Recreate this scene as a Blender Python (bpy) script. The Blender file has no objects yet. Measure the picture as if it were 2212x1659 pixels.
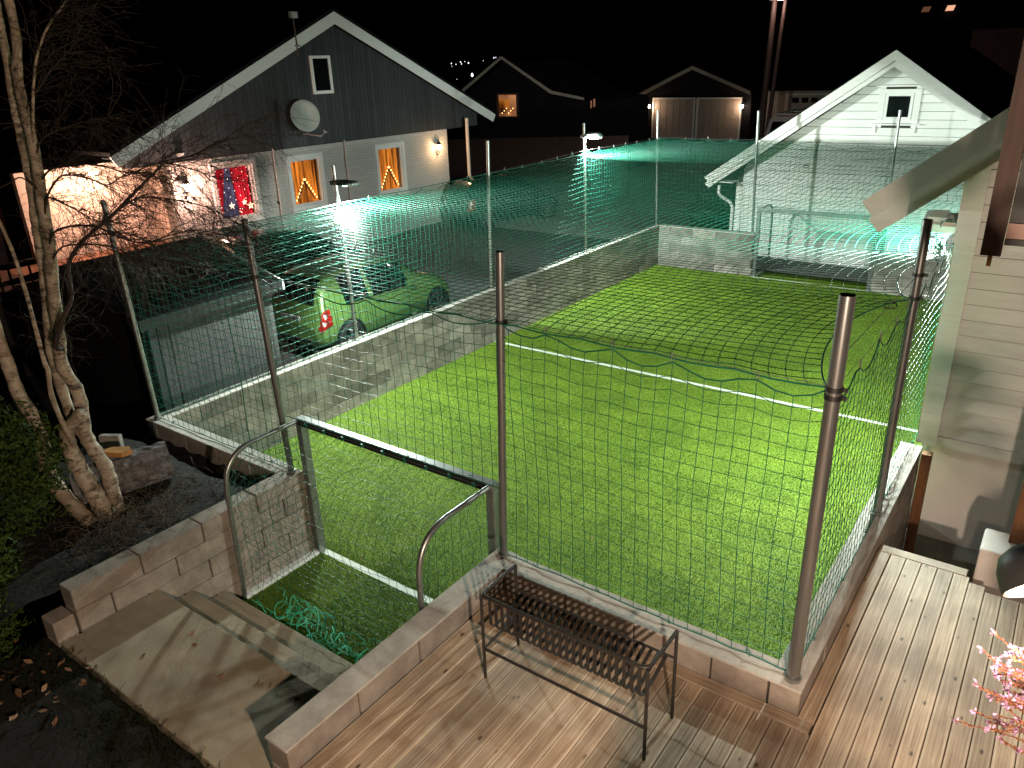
import bpy, math, random
import numpy as np
from mathutils import Vector, Matrix
random.seed(7); RNG = np.random.default_rng(11)
R = math.radians
sc = bpy.context.scene
COL = sc.collection

# ------------------------------------------------------------------ camera
cam = bpy.data.cameras.new("camera"); co = bpy.data.objects.new("camera", cam); COL.objects.link(co)
cam.sensor_width = 36; cam.lens = 1659.0/2212*36; cam.clip_end = 3000; cam.clip_start = 0.05
yaw, pitch, roll = R(36.721), R(-22.499), R(-1.986)
fw = Vector((-math.sin(yaw)*math.cos(pitch), math.cos(yaw)*math.cos(pitch), math.sin(pitch)))
rt = Vector((math.cos(yaw), math.sin(yaw), 0)); up = rt.cross(fw)
r2 = rt*math.cos(roll)+up*math.sin(roll); u2 = -rt*math.sin(roll)+up*math.cos(roll)
m = Matrix((r2, u2, -fw)).transposed().to_4x4(); m.translation = (5.006, -4.254, 4.811)
co.matrix_world = m
sc.camera = co

# ------------------------------------------------------------------ world, moonlight, exposure
w = bpy.data.worlds.new("World"); sc.world = w; w.use_nodes = True
nt = w.node_tree; bg = nt.nodes["Background"]
sky = nt.nodes.new("ShaderNodeTexSky"); sky.sky_type = 'NISHITA'; sky.sun_disc = False
sky.sun_elevation = R(-6); sky.sun_rotation = R(140)
nt.links.new(sky.outputs[0], bg.inputs[0]); bg.inputs[1].default_value = 0.05
sl = bpy.data.lights.new("moon", 'SUN'); sl.energy = 0.004; sl.angle = R(0.5); sl.color = (0.8, 0.88, 1)
so = bpy.data.objects.new("moon", sl); COL.objects.link(so); so.rotation_euler = (R(50), 0, R(60))
sc.view_settings.view_transform = 'Standard'; sc.view_settings.look = 'None'
sc.view_settings.gamma = 1; sc.view_settings.exposure = 0.08
sc.cycles.use_denoising = True
sc.cycles.max_bounces = 5; sc.cycles.diffuse_bounces = 3; sc.cycles.glossy_bounces = 3
sc.cycles.transmission_bounces = 4; sc.cycles.transparent_max_bounces = 8
sc.cycles.sample_clamp_indirect = 4; sc.cycles.caustics_reflective = False; sc.cycles.caustics_refractive = False

# ------------------------------------------------------------------ materials
def lin(c): return tuple(c)+(1,)
def mat(name, base, rough=.7, metal=0, n=None, bump=0, bscale=40, vary=0, stretch=None, emit=None, es=0, col2=None, spec=.5, dirt=0, coat=0):
    """procedural surface: base colour + world-space noise towards col2 + per-object variation + bump"""
    M = bpy.data.materials.new(name); M.use_nodes = True
    t = M.node_tree; N = t.nodes; L = t.links; b = N["Principled BSDF"]
    b.inputs["Roughness"].default_value = rough; b.inputs["Metallic"].default_value = metal
    b.inputs["Specular IOR Level"].default_value = spec; b.inputs["Coat Weight"].default_value = coat
    geo = N.new("ShaderNodeNewGeometry"); src = geo.outputs["Position"]
    if stretch:
        mp = N.new("ShaderNodeVectorMath"); mp.operation = 'MULTIPLY'; mp.inputs[1].default_value = stretch
        L.new(src, mp.inputs[0]); src2 = mp.outputs[0]
    else: src2 = src
    rgb = N.new("ShaderNodeRGB"); rgb.outputs[0].default_value = lin(base); cur = rgb.outputs[0]
    if n:
        nz = N.new("ShaderNodeTexNoise"); nz.inputs["Scale"].default_value = n; nz.inputs["Detail"].default_value = 6
        nz.inputs["Roughness"].default_value = .65; L.new(src2, nz.inputs["Vector"])
        rp = N.new("ShaderNodeMapRange"); rp.inputs[1].default_value = .35; rp.inputs[2].default_value = .65
        L.new(nz.outputs["Fac"], rp.inputs[0])
        mx = N.new("ShaderNodeMix"); mx.data_type = 'RGBA'; L.new(rp.outputs[0], mx.inputs[0])
        L.new(cur, mx.inputs[6]); mx.inputs[7].default_value = lin(col2 or tuple(c*.6 for c in base)); cur = mx.outputs[2]
    if dirt:
        nz = N.new("ShaderNodeTexNoise"); nz.inputs["Scale"].default_value = 1.3; nz.inputs["Detail"].default_value = 8
        nz.inputs["Roughness"].default_value = .7; L.new(src, nz.inputs["Vector"])
        rp = N.new("ShaderNodeMapRange"); rp.inputs[1].default_value = .42; rp.inputs[2].default_value = .7
        rp.inputs[3].default_value = 0; rp.inputs[4].default_value = dirt; L.new(nz.outputs["Fac"], rp.inputs[0])
        mx = N.new("ShaderNodeMix"); mx.data_type = 'RGBA'; L.new(rp.outputs[0], mx.inputs[0]); L.new(cur, mx.inputs[6])
        mx.inputs[7].default_value = (.05, .045, .035, 1); cur = mx.outputs[2]
    if vary:
        oi = N.new("ShaderNodeObjectInfo"); rp = N.new("ShaderNodeMapRange")
        rp.inputs[3].default_value = 1-vary; rp.inputs[4].default_value = 1+vary; L.new(oi.outputs["Random"], rp.inputs[0])
        hs = N.new("ShaderNodeHueSaturation"); L.new(rp.outputs[0], hs.inputs["Value"]); L.new(cur, hs.inputs["Color"]); cur = hs.outputs[0]
    L.new(cur, b.inputs["Base Color"])
    if bump:
        nz = N.new("ShaderNodeTexNoise"); nz.inputs["Scale"].default_value = bscale; nz.inputs["Detail"].default_value = 5
        L.new(src2, nz.inputs["Vector"]); bp = N.new("ShaderNodeBump"); bp.inputs["Strength"].default_value = bump
        bp.inputs["Distance"].default_value = .01; L.new(nz.outputs["Fac"], bp.inputs["Height"]); L.new(bp.outputs[0], b.inputs["Normal"])
    if emit:
        b.inputs["Emission Color"].default_value = lin(emit); b.inputs["Emission Strength"].default_value = es
    return M

M = {}
M['block'] = mat('concrete_block', (.35, .32, .285), .9, n=5, col2=(.2, .185, .165), bump=.5, bscale=60, vary=.32, dirt=.25)
M['block_warm'] = mat('concrete_block_pale', (.35, .30, .255), .9, n=5, col2=(.24, .2, .17), bump=.6, bscale=60, vary=.16, dirt=.42)
M['cap'] = mat('cement_cap', (.5, .47, .43), .85, n=4, col2=(.36, .33, .3), bump=.3, bscale=50, dirt=.35)
M['mortar'] = mat('mortar', (.05, .047, .042), .95)
M['slab'] = mat('cast_concrete_path', (.36, .30, .22), .85, n=2.2, col2=(.27, .22, .15), bump=.3, bscale=50, dirt=.35)
M['dark_slab'] = mat('damp_concrete', (.2, .19, .165), .8, n=3, col2=(.11, .11, .1), bump=.3)
M['asphalt'] = mat('asphalt', (.10, .10, .104), .75, n=30, col2=(.06, .06, .063), bump=.6, bscale=120)
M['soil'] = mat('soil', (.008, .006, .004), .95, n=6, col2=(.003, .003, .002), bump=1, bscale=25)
M['steel'] = mat('galvanised_steel', (.42, .43, .42), .38, .9, n=14, col2=(.3, .31, .3), bump=.15, bscale=30)
M['stainless'] = mat('brushed_steel', (.28, .28, .28), .34, .75, n=3, col2=(.20, .20, .20), stretch=(30, 30, 1))
M['black'] = mat('black_plastic', (.012, .012, .012), .5)
M['rope'] = mat('green_net_cord', (.013, .145, .095), .45, n=8, col2=(.010, .11, .07), spec=.4)
M['bright_cord'] = mat('bright_green_net_cord', (.06, .55, .32), .5)
M['wire'] = mat('steel_wire', (.3, .3, .3), .4, .7)
M['alu'] = mat('grey_aluminium', (.33, .34, .34), .42, .8, n=8, col2=(.25, .26, .26))
M['white_alu'] = mat('white_coated_aluminium', (.75, .76, .75), .4)
M['planter'] = mat('brown_coated_metal', (.042, .037, .035), .5, .3, n=12, col2=(.03, .027, .026))
M['white'] = mat('white_paint', (.84, .84, .82), .55, n=3, col2=(.77, .77, .75), bump=.12, bscale=60, stretch=(1, 1, 8), vary=.03)
M['cream'] = mat('cream_render', (.80, .76, .73), .85, n=1.5, col2=(.72, .68, .65), bump=.25, bscale=80)
M['brown_wood'] = mat('brown_stained_wood', (.23, .10, .035), .6, n=2, col2=(.12, .05, .02), stretch=(14, 14, 1), bump=.2)
M['dark_wood'] = mat('dark_brown_board', (.10, .052, .04), .6, n=2, col2=(.06, .032, .026), stretch=(14, 14, 1), bump=.2)
M['charcoal'] = mat('charcoal_cladding', (.05, .056, .06), .65, n=4, col2=(.03, .034, .038), stretch=(8, 8, .6), vary=.2)
M['roof'] = mat('dark_roof', (.008, .008, .009), .85, bump=.5, bscale=20, spec=.15)
M['garage_grey'] = mat('grey_garage_panel', (.085, .085, .083), .75, n=3, col2=(.065, .065, .064), spec=.2)
M['brick_grey'] = None
M['bark'] = None
M['dark_bark'] = mat('dark_twig_bark', (.045, .03, .022), .8, n=20, bump=.5)
M['needle'] = mat('conifer_green', (.05, .09, .012), .8, n=6, col2=(.02, .036, .006), spec=.2)
M['rough'] = mat('rough_grass_blade', (.02, .03, .007), .9, n=6, col2=(.008, .012, .004), spec=.1)
M['hedge'] = mat('hedge_green', (.04, .06, .02), .7, n=6, col2=(.018, .03, .01))
M['deadgrass'] = mat('dead_grass', (.12, .085, .045), .8, n=8, col2=(.05, .035, .02))
M['leaf'] = mat('fallen_leaf', (.28, .15, .08), .7, n=20, col2=(.16, .08, .04), vary=.4)
M['log'] = mat('grey_log_bark', (.20, .19, .195), .9, n=14, col2=(.06, .055, .055), stretch=(1, 1, 1), bump=1, bscale=30)
M['cutwood'] = mat('split_wood', (.5, .24, .08), .7, n=10, col2=(.35, .16, .05))
M['glass_dark'] = mat('dark_glass', (.006, .007, .008), .06, spec=.6)
M['carpaint'] = mat('green_car_paint', (.15, .265, .07), .28, .15, coat=.6)
M['carblack'] = mat('dark_car_paint', (.012, .013, .016), .2, .3, coat=1)
M['tyre'] = mat('tyre_rubber', (.025, .025, .026), .7)
M['rim'] = mat('wheel_cover', (.25, .25, .26), .4, .6)
M['red_lens'] = mat('red_lens', (.32, .01, .01), .2, coat=1)
M['clear_lens'] = mat('clear_lens', (.7, .66, .66), .15, coat=1)
M['plate'] = mat('number_plate', (.7, .7, .7), .4)
M['dish'] = mat('dish_paint', (.42, .45, .42), .5, n=6, col2=(.34, .37, .34))
M['door_panel'] = mat('pale_garage_door', (.5, .42, .36), .6, n=5, col2=(.42, .35, .3))
M['darkred'] = mat('dark_red_cladding', (.10, .025, .018), .7, n=3, vary=.2)
M['pink'] = mat('pink_rail', (.55, .36, .32), .7)
M['van'] = mat('white_van_paint', (.62, .56, .58), .35, coat=.5)
M['hill'] = mat('night_hillside', (.01, .012, .008), .95, n=.05)
M['terrace'] = mat('terracotta_terrace', (.3, .13, .07), .8, n=4, col2=(.2, .08, .04))
M['salmon'] = mat('salmon_render', (.78, .62, .52), .85, n=2, col2=(.7, .55, .46), bump=.3)
M['heather_stem'] = mat('red_heather_sprig', (.11, .02, .014), .7, n=40, col2=(.17, .075, .022))
M['heather_flower'] = mat('pink_heather_flower', (.24, .10, .23), .6, n=60, col2=(.30, .20, .30))
def emis(name, c, s): return mat(name, tuple(min(1, x) for x in c), .6, emit=c, es=s)
M['led'] = emis('led_panel', (.9, 1, .97), 60)
M['led_far'] = emis('led_panel_facing', (.95, 1, .98), 45)
M['bulb'] = emis('warm_bulb', (1, .62, .3), 14)
M['bulb_white'] = emis('pale_bulb', (1, .8, .62), 40)
M['shade_in'] = emis('lit_shade_inside', (1, .82, .66), 6)
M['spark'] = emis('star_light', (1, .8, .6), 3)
M['star_arm'] = emis('paper_star', (1, .7, .45), 2.2)
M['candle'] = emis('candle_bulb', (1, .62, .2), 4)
M['curtain'] = None
M['hill_light'] = emis('hill_lamp', (.9, .95, 1), 2.2)
M['warm_win'] = emis('lit_roof_window', (1, .5, .3), .9)
M['dim_win'] = emis('dim_roof_window', (.7, .3, .17), .14)
M['turf'] = None

def node_mat(name):
    X = bpy.data.materials.new(name); X.use_nodes = True
    return X, X.node_tree.nodes, X.node_tree.links, X.node_tree.nodes["Principled BSDF"]

# birch bark: white with dark horizontal marks and tan patches
X, N, L, b = node_mat('birch_bark'); M['bark'] = X
g = N.new("ShaderNodeNewGeometry"); mp = N.new("ShaderNodeVectorMath"); mp.operation = 'MULTIPLY'; mp.inputs[1].default_value = (9, 9, 17)
L.new(g.outputs["Position"], mp.inputs[0])
n1 = N.new("ShaderNodeTexNoise"); n1.inputs["Scale"].default_value = 1; n1.inputs["Detail"].default_value = 7; n1.inputs["Roughness"].default_value = .7; L.new(mp.outputs[0], n1.inputs["Vector"])
cr = N.new("ShaderNodeValToRGB"); e = cr.color_ramp.elements; e[0].position = .36; e[0].color = (.03, .022, .015, 1); e[1].position = .5; e[1].color = (.38, .30, .22, 1)
q = cr.color_ramp.elements.new(.66); q.color = (.50, .43, .35, 1); L.new(n1.outputs["Fac"], cr.inputs[0])
n2 = N.new("ShaderNodeTexNoise"); n2.inputs["Scale"].default_value = 4; n2.inputs["Detail"].default_value = 4; L.new(g.outputs["Position"], n2.inputs["Vector"])
mr = N.new("ShaderNodeMapRange"); mr.inputs[1].default_value = .5; mr.inputs[2].default_value = .62; L.new(n2.outputs["Fac"], mr.inputs[0])
mx = N.new("ShaderNodeMix"); mx.data_type = 'RGBA'; L.new(mr.outputs[0], mx.inputs[0]); L.new(cr.outputs[0], mx.inputs[6]); mx.inputs[7].default_value = (.26, .2, .14, 1)
L.new(mx.outputs[2], b.inputs["Base Color"]); b.inputs["Roughness"].default_value = .8
bp = N.new("ShaderNodeBump"); bp.inputs["Strength"].default_value = .9; bp.inputs["Distance"].default_value = .02; L.new(n1.outputs["Fac"], bp.inputs["Height"]); L.new(bp.outputs[0], b.inputs["Normal"])

# artificial grass: yellow green with a darker fleck
X, N, L, b = node_mat('artificial_grass'); M['turf'] = X
g = N.new("ShaderNodeNewGeometry")
n1 = N.new("ShaderNodeTexNoise"); n1.inputs["Scale"].default_value = 45; n1.inputs["Detail"].default_value = 4; n1.inputs["Roughness"].default_value = .7; L.new(g.outputs["Position"], n1.inputs["Vector"])
n2 = N.new("ShaderNodeTexNoise"); n2.inputs["Scale"].default_value = 1.6; n2.inputs["Detail"].default_value = 3; L.new(g.outputs["Position"], n2.inputs["Vector"])
cr = N.new("ShaderNodeValToRGB"); e = cr.color_ramp.elements; e[0].position = .36; e[0].color = (.10, .168, .015, 1); e[1].position = .68; e[1].color = (.225, .335, .045, 1)
L.new(n1.outputs["Fac"], cr.inputs[0])
mx = N.new("ShaderNodeMix"); mx.data_type = 'RGBA'; mx.blend_type = 'MULTIPLY'; mx.inputs[0].default_value = 1; L.new(cr.outputs[0], mx.inputs[6])
c2 = N.new("ShaderNodeValToRGB"); e = c2.color_ramp.elements; e[0].position = .35; e[0].color = (.8, .85, .8, 1); e[1].position = .65; e[1].color = (1.1, 1.1, 1, 1); L.new(n2.outputs["Fac"], c2.inputs[0]); L.new(c2.outputs[0], mx.inputs[7])
L.new(mx.outputs[2], b.inputs["Base Color"]); b.inputs["Roughness"].default_value = .6; b.inputs["Specular IOR Level"].default_value = .25
bp = N.new("ShaderNodeBump"); bp.inputs["Strength"].default_value = .8; bp.inputs["Distance"].default_value = .02; L.new(n1.outputs["Fac"], bp.inputs["Height"]); L.new(bp.outputs[0], b.inputs["Normal"])

# deck boards: grain along the board, knots, pale dried edges
def deck_mat(name, axis):
    X, N, L, b = node_mat(name)
    g = N.new("ShaderNodeNewGeometry"); oi = N.new("ShaderNodeObjectInfo")
    off = N.new("ShaderNodeVectorMath"); off.operation = 'ADD'
    cmb = N.new("ShaderNodeCombineXYZ"); mm = N.new("ShaderNodeMath"); mm.operation = 'MULTIPLY'; mm.inputs[1].default_value = 37; L.new(oi.outputs["Random"], mm.inputs[0])
    L.new(mm.outputs[0], cmb.inputs[0 if axis == 'x' else 1]); L.new(cmb.outputs[0], off.inputs[1]); L.new(g.outputs["Position"], off.inputs[0])
    def sc_(v):
        s = N.new("ShaderNodeVectorMath"); s.operation = 'MULTIPLY'; s.inputs[1].default_value = v; L.new(off.outputs[0], s.inputs[0]); return s.outputs[0]
    st = (90, 2.2, 90) if axis == 'y' else (2.2, 90, 90)
    n1 = N.new("ShaderNodeTexNoise"); n1.inputs["Scale"].default_value = 1; n1.inputs["Detail"].default_value = 5; n1.inputs["Distortion"].default_value = .6; L.new(sc_(st), n1.inputs["Vector"])
    cr = N.new("ShaderNodeValToRGB"); e = cr.color_ramp.elements; e[0].position = .3; e[0].color = (.27, .18, .115, 1); e[1].position = .7; e[1].color = (.50, .385, .275, 1); L.new(n1.outputs["Fac"], cr.inputs[0])
    kv = N.new("ShaderNodeTexVoronoi"); kv.inputs["Scale"].default_value = 1; L.new(sc_((9, 4.2, 9) if axis == 'y' else (4.2, 9, 9)), kv.inputs["Vector"])
    kr = N.new("ShaderNodeMapRange"); kr.inputs[1].default_value = .05; kr.inputs[2].default_value = .13; kr.inputs[3].default_value = 1; kr.inputs[4].default_value = 0; L.new(kv.outputs["Distance"], kr.inputs[0])
    kx = N.new("ShaderNodeMix"); kx.data_type = 'RGBA'; L.new(kr.outputs[0], kx.inputs[0]); L.new(cr.outputs[0], kx.inputs[6]); kx.inputs[7].default_value = (.075, .045, .025, 1)
    sx = N.new("ShaderNodeTexCoord"); sp = N.new("ShaderNodeSeparateXYZ"); L.new(sx.outputs["Object"], sp.inputs[0])
    ab = N.new("ShaderNodeMath"); ab.operation = 'ABSOLUTE'; L.new(sp.outputs[0 if axis == 'y' else 1], ab.inputs[0])
    er = N.new("ShaderNodeMapRange"); er.inputs[1].default_value = .040; er.inputs[2].default_value = .046; er.inputs[3].default_value = 0; er.inputs[4].default_value = .55; L.new(ab.outputs[0], er.inputs[0])
    ex = N.new("ShaderNodeMix"); ex.data_type = 'RGBA'; L.new(er.outputs[0], ex.inputs[0]); L.new(kx.outputs[2], ex.inputs[6]); ex.inputs[7].default_value = (.62, .5, .38, 1)
    n3 = N.new("ShaderNodeTexNoise"); n3.inputs["Scale"].default_value = 2.2; n3.inputs["Detail"].default_value = 6; L.new(g.outputs["Position"], n3.inputs["Vector"])
    dr = N.new("ShaderNodeMapRange"); dr.inputs[1].default_value = .35; dr.inputs[2].default_value = .65; dr.inputs[3].default_value = .72; dr.inputs[4].default_value = 1.12; L.new(n3.outputs["Fac"], dr.inputs[0])
    vr = N.new("ShaderNodeMapRange"); vr.inputs[3].default_value = .78; vr.inputs[4].default_value = 1.18; L.new(oi.outputs["Random"], vr.inputs[0])
    ml = N.new("ShaderNodeMath"); ml.operation = 'MULTIPLY'; L.new(dr.outputs[0], ml.inputs[0]); L.new(vr.outputs[0], ml.inputs[1])
    hs = N.new("ShaderNodeHueSaturation"); L.new(ex.outputs[2], hs.inputs["Color"]); L.new(ml.outputs[0], hs.inputs["Value"]); L.new(hs.outputs[0], b.inputs["Base Color"])
    b.inputs["Roughness"].default_value = .62
    bp = N.new("ShaderNodeBump"); bp.inputs["Strength"].default_value = .35; bp.inputs["Distance"].default_value = .004; L.new(n1.outputs["Fac"], bp.inputs["Height"]); L.new(bp.outputs[0], b.inputs["Normal"])
    return X
M['deck'] = deck_mat('deck_board', 'y'); M['deck_x'] = deck_mat('deck_board_cross', 'x')

# painted brick on the house wall (bricks only a couple of pixels high)
X, N, L, b = node_mat('painted_brick'); M['brick_grey'] = X
g = N.new("ShaderNodeNewGeometry"); sp = N.new("ShaderNodeSeparateXYZ"); L.new(g.outputs["Position"], sp.inputs[0])
cb = N.new("ShaderNodeCombineXYZ"); L.new(sp.outputs[1], cb.inputs[0]); L.new(sp.outputs[2], cb.inputs[1])
br = N.new("ShaderNodeTexBrick"); br.inputs["Scale"].default_value = 1; br.inputs["Brick Width"].default_value = .25; br.inputs["Row Height"].default_value = .08; br.inputs["Mortar Size"].default_value = .008
br.inputs["Color1"].default_value = (.56, .54, .51, 1); br.inputs["Color2"].default_value = (.50, .48, .46, 1); br.inputs["Mortar"].default_value = (.42, .41, .39, 1)
L.new(cb.outputs[0], br.inputs["Vector"]); L.new(br.outputs["Color"], b.inputs["Base Color"]); b.inputs["Roughness"].default_value = .8
bp = N.new("ShaderNodeBump"); bp.inputs["Strength"].default_value = .5; bp.inputs["Distance"].default_value = .01; bp.invert = True; L.new(br.outputs["Fac"], bp.inputs["Height"]); L.new(bp.outputs[0], b.inputs["Normal"])

# lit curtains: woven folds glowing from the room behind
def curtain(name, c1, c2, s):
    X, N, L, b = node_mat(name); g = N.new("ShaderNodeNewGeometry")
    sc2 = N.new("ShaderNodeVectorMath"); sc2.operation = 'MULTIPLY'; sc2.inputs[1].default_value = (1, 14, .9); L.new(g.outputs["Position"], sc2.inputs[0])
    n1 = N.new("ShaderNodeTexNoise"); n1.inputs["Scale"].default_value = 1; n1.inputs["Detail"].default_value = 4; L.new(sc2.outputs[0], n1.inputs["Vector"])
    cr = N.new("ShaderNodeValToRGB"); e = cr.color_ramp.elements; e[0].position = .35; e[0].color = lin(c1); e[1].position = .65; e[1].color = lin(c2); L.new(n1.outputs["Fac"], cr.inputs[0])
    L.new(cr.outputs[0], b.inputs["Base Color"]); L.new(cr.outputs[0], b.inputs["Emission Color"]); b.inputs["Emission Strength"].default_value = s; b.inputs["Roughness"].default_value = .9
    return X
M['curtain_orange'] = curtain('lit_orange_curtain', (.10, .022, .002), (.85, .27, .03), .6)
M['curtain_red'] = curtain('lit_red_curtain', (.35, .005, .015), (.75, .02, .05), .55)
M['curtain_blue'] = curtain('lit_blue_cloth', (.05, .045, .10), (.16, .14, .24), .55)
M['room'] = curtain('lit_room', (.05, .01, .004), (.8, .32, .13), .5)

# ------------------------------------------------------------------ helpers
def wloc(o):
    v = Vector((0, 0, 0))
    while o: v += o.location; o = o.parent
    return v
def link(name, me, parent=None, loc=None):
    o = bpy.data.objects.new(name, me); COL.objects.link(o)
    if parent is not None: o.parent = parent
    if loc is not None: o.location = Vector(loc)-(wloc(parent) if parent else Vector((0, 0, 0)))
    return o
def tag(o, label=None, cat=None, group=None, kind=None):
    if label: o['label'] = label
    if cat: o['category'] = cat
    if group: o['group'] = group
    if kind: o['kind'] = kind
    return o
def thing(name, loc, label, cat, group=None):
    return tag(link(name, None, None, loc), label, cat, group)
class MB:
    def __init__(s): s.v = []; s.f = []; s.mi = []; s.m = 0
    def add(s, vs, fs):
        k = len(s.v); s.v += [tuple(v) for v in vs]; s.f += [tuple(k+i for i in f) for f in fs]; s.mi += [s.m]*len(fs); return s
    def box(s, x0, x1, y0, y1, z0, z1):
        return s.add([(x0, y0, z0), (x1, y0, z0), (x1, y1, z0), (x0, y1, z0), (x0, y0, z1), (x1, y0, z1), (x1, y1, z1), (x0, y1, z1)],
                     [(0, 3, 2, 1), (4, 5, 6, 7), (0, 1, 5, 4), (1, 2, 6, 5), (2, 3, 7, 6), (3, 0, 4, 7)])
    def prism(s, poly, ax, a, b):
        """poly: 2D points in the two other axes (in axis order), extruded along ax from a to b"""
        def P(p, t):
            return {'x': (t, p[0], p[1]), 'y': (p[0], t, p[1]), 'z': (p[0], p[1], t)}[ax]
        n = len(poly); vs = [P(p, a) for p in poly]+[P(p, b) for p in poly]
        return s.add(vs, [tuple(range(n))[::-1], tuple(range(n, 2*n))]+[(i, (i+1) % n, n+(i+1) % n, n+i) for i in range(n)])
    def beam(s, p, q, wd, ht, upv=(0, 0, 1)):
        p = Vector(p); q = Vector(q); d = (q-p).normalized(); u = Vector(upv); sd = d.cross(u).normalized(); u = sd.cross(d)
        vs = []
        for c in (p, q):
            for a, b_ in ((-1, -1), (1, -1), (1, 1), (-1, 1)): vs.append(c+sd*a*wd/2+u*b_*ht/2)
        return s.add(vs, [(0, 1, 2, 3), (7, 6, 5, 4), (0, 4, 5, 1), (1, 5, 6, 2), (2, 6, 7, 3), (3, 7, 4, 0)])
    def tube(s, pts, r, n=8, cap=True):
        pts = [Vector(p) for p in pts]; rs = r if isinstance(r, (list, tuple)) else [r]*len(pts)
        vs = []; fs = []; prev = None
        for i, p in enumerate(pts):
            d = (pts[min(i+1, len(pts)-1)]-pts[max(i-1, 0)]).normalized()
            if prev is None: a = d.orthogonal().normalized()
            else:
                a = (prev-d*prev.dot(d)); a = a.normalized() if a.length > 1e-6 else d.orthogonal().normalized()
            prev = a; b_ = d.cross(a)
            for k in range(n):
                t = 2*math.pi*k/n; vs.append(p+(a*math.cos(t)+b_*math.sin(t))*rs[i])
        for i in range(len(pts)-1):
            for k in range(n): fs.append((i*n+k, i*n+(k+1) % n, (i+1)*n+(k+1) % n, (i+1)*n+k))
        if cap: fs += [tuple(range(n))[::-1], tuple(range((len(pts)-1)*n, len(pts)*n))]
        return s.add(vs, fs)
    def lathe(s, c, prof, n=24, ax=(0, 0, 1)):
        c = Vector(c); ax = Vector(ax).normalized(); a = ax.orthogonal().normalized(); b_ = ax.cross(a); vs = []; fs = []
        for r, h in prof:
            for k in range(n):
                t = 2*math.pi*k/n; vs.append(c+ax*h+(a*math.cos(t)+b_*math.sin(t))*r)
        for i in range(len(prof)-1):
            for k in range(n): fs.append((i*n+k, i*n+(k+1) % n, (i+1)*n+(k+1) % n, (i+1)*n+k))
        return s.add(vs, fs)
    def build(s, name, mats, parent=None, smooth=False, local=False, bevel=0):
        off = Vector((0, 0, 0)) if local or parent is None else wloc(parent)
        me = bpy.data.meshes.new(name); me.from_pydata([(v[0]-off.x, v[1]-off.y, v[2]-off.z) for v in s.v], [], s.f)
        if not isinstance(mats, (list, tuple)): mats = [mats]
        for m_ in mats: me.materials.append(M[m_] if isinstance(m_, str) else m_)
        if len(mats) > 1: me.polygons.foreach_set('material_index', s.mi)
        if smooth: me.polygons.foreach_set('use_smooth', [True]*len(me.polygons))
        me.update(); o = bpy.data.objects.new(name, me); COL.objects.link(o)
        if parent is not None: o.parent = parent
        if bevel:
            bv = o.modifiers.new('bevel', 'BEVEL'); bv.width = bevel; bv.segments = 2; bv.limit_method = 'ANGLE'
        return o
def smooth_by(o, ang=40):
    me = o.data; me.polygons.foreach_set('use_smooth', [True]*len(me.polygons)); me.set_sharp_from_angle(angle=R(ang)); return o

def np_mesh(name, V, F, material, parent=None, smooth=True):
    """fast mesh from arrays; F quads or tris [n,k]"""
    V = np.asarray(V, dtype=np.float32); F = np.asarray(F, dtype=np.int32)
    if parent is not None: V = V-np.array(wloc(parent), dtype=np.float32)
    me = bpy.data.meshes.new(name); k = F.shape[1]
    me.vertices.add(len(V)); me.vertices.foreach_set('co', V.ravel())
    me.loops.add(F.size); me.loops.foreach_set('vertex_index', F.ravel())
    me.polygons.add(len(F)); me.polygons.foreach_set('loop_start', np.arange(0, F.size, k, dtype=np.int32))
    me.polygons.foreach_set('use_smooth', np.full(len(F), smooth))
    me.materials.append(M[material] if isinstance(material, str) else material)
    me.update(calc_edges=True); o = bpy.data.objects.new(name, me); COL.objects.link(o)
    if parent is not None: o.parent = parent
    return o
def np_tubes(P, r, n=3):
    """P [K,N,3] polylines -> verts, quads"""
    P = np.asarray(P, float); K, Nn, _ = P.shape
    T = np.empty_like(P); T[:, 1:-1] = P[:, 2:]-P[:, :-2]; T[:, 0] = P[:, 1]-P[:, 0]; T[:, -1] = P[:, -1]-P[:, -2]
    T /= np.linalg.norm(T, axis=2, keepdims=True)+1e-9
    A = np.cross(T, np.array([.31, .17, .93])); A /= np.linalg.norm(A, axis=2, keepdims=True)+1e-9; B = np.cross(T, A)
    rr = np.asarray(r, float)
    if rr.ndim == 0: rr = np.full((K, Nn), float(rr))
    V = np.stack([P+rr[..., None]*(A*math.cos(t)+B*math.sin(t)) for t in [2*math.pi*k/n for k in range(n)]], axis=2)
    i = np.arange(K)[:, None, None]*Nn*n; j = np.arange(Nn-1)[None, :, None]*n; k = np.arange(n)[None, None, :]; k2 = (k+1) % n
    F = np.stack([i+j+k, i+j+k2, i+j+n+k2, i+j+n+k], axis=-1).reshape(-1, 4)
    return V.reshape(-1, 3), F
def join(parts):
    Vs = []; Fs = []; o = 0
    for V, F in parts: Vs.append(V); Fs.append(F+o); o += len(V)
    return np.concatenate(Vs), np.concatenate(Fs)

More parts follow.
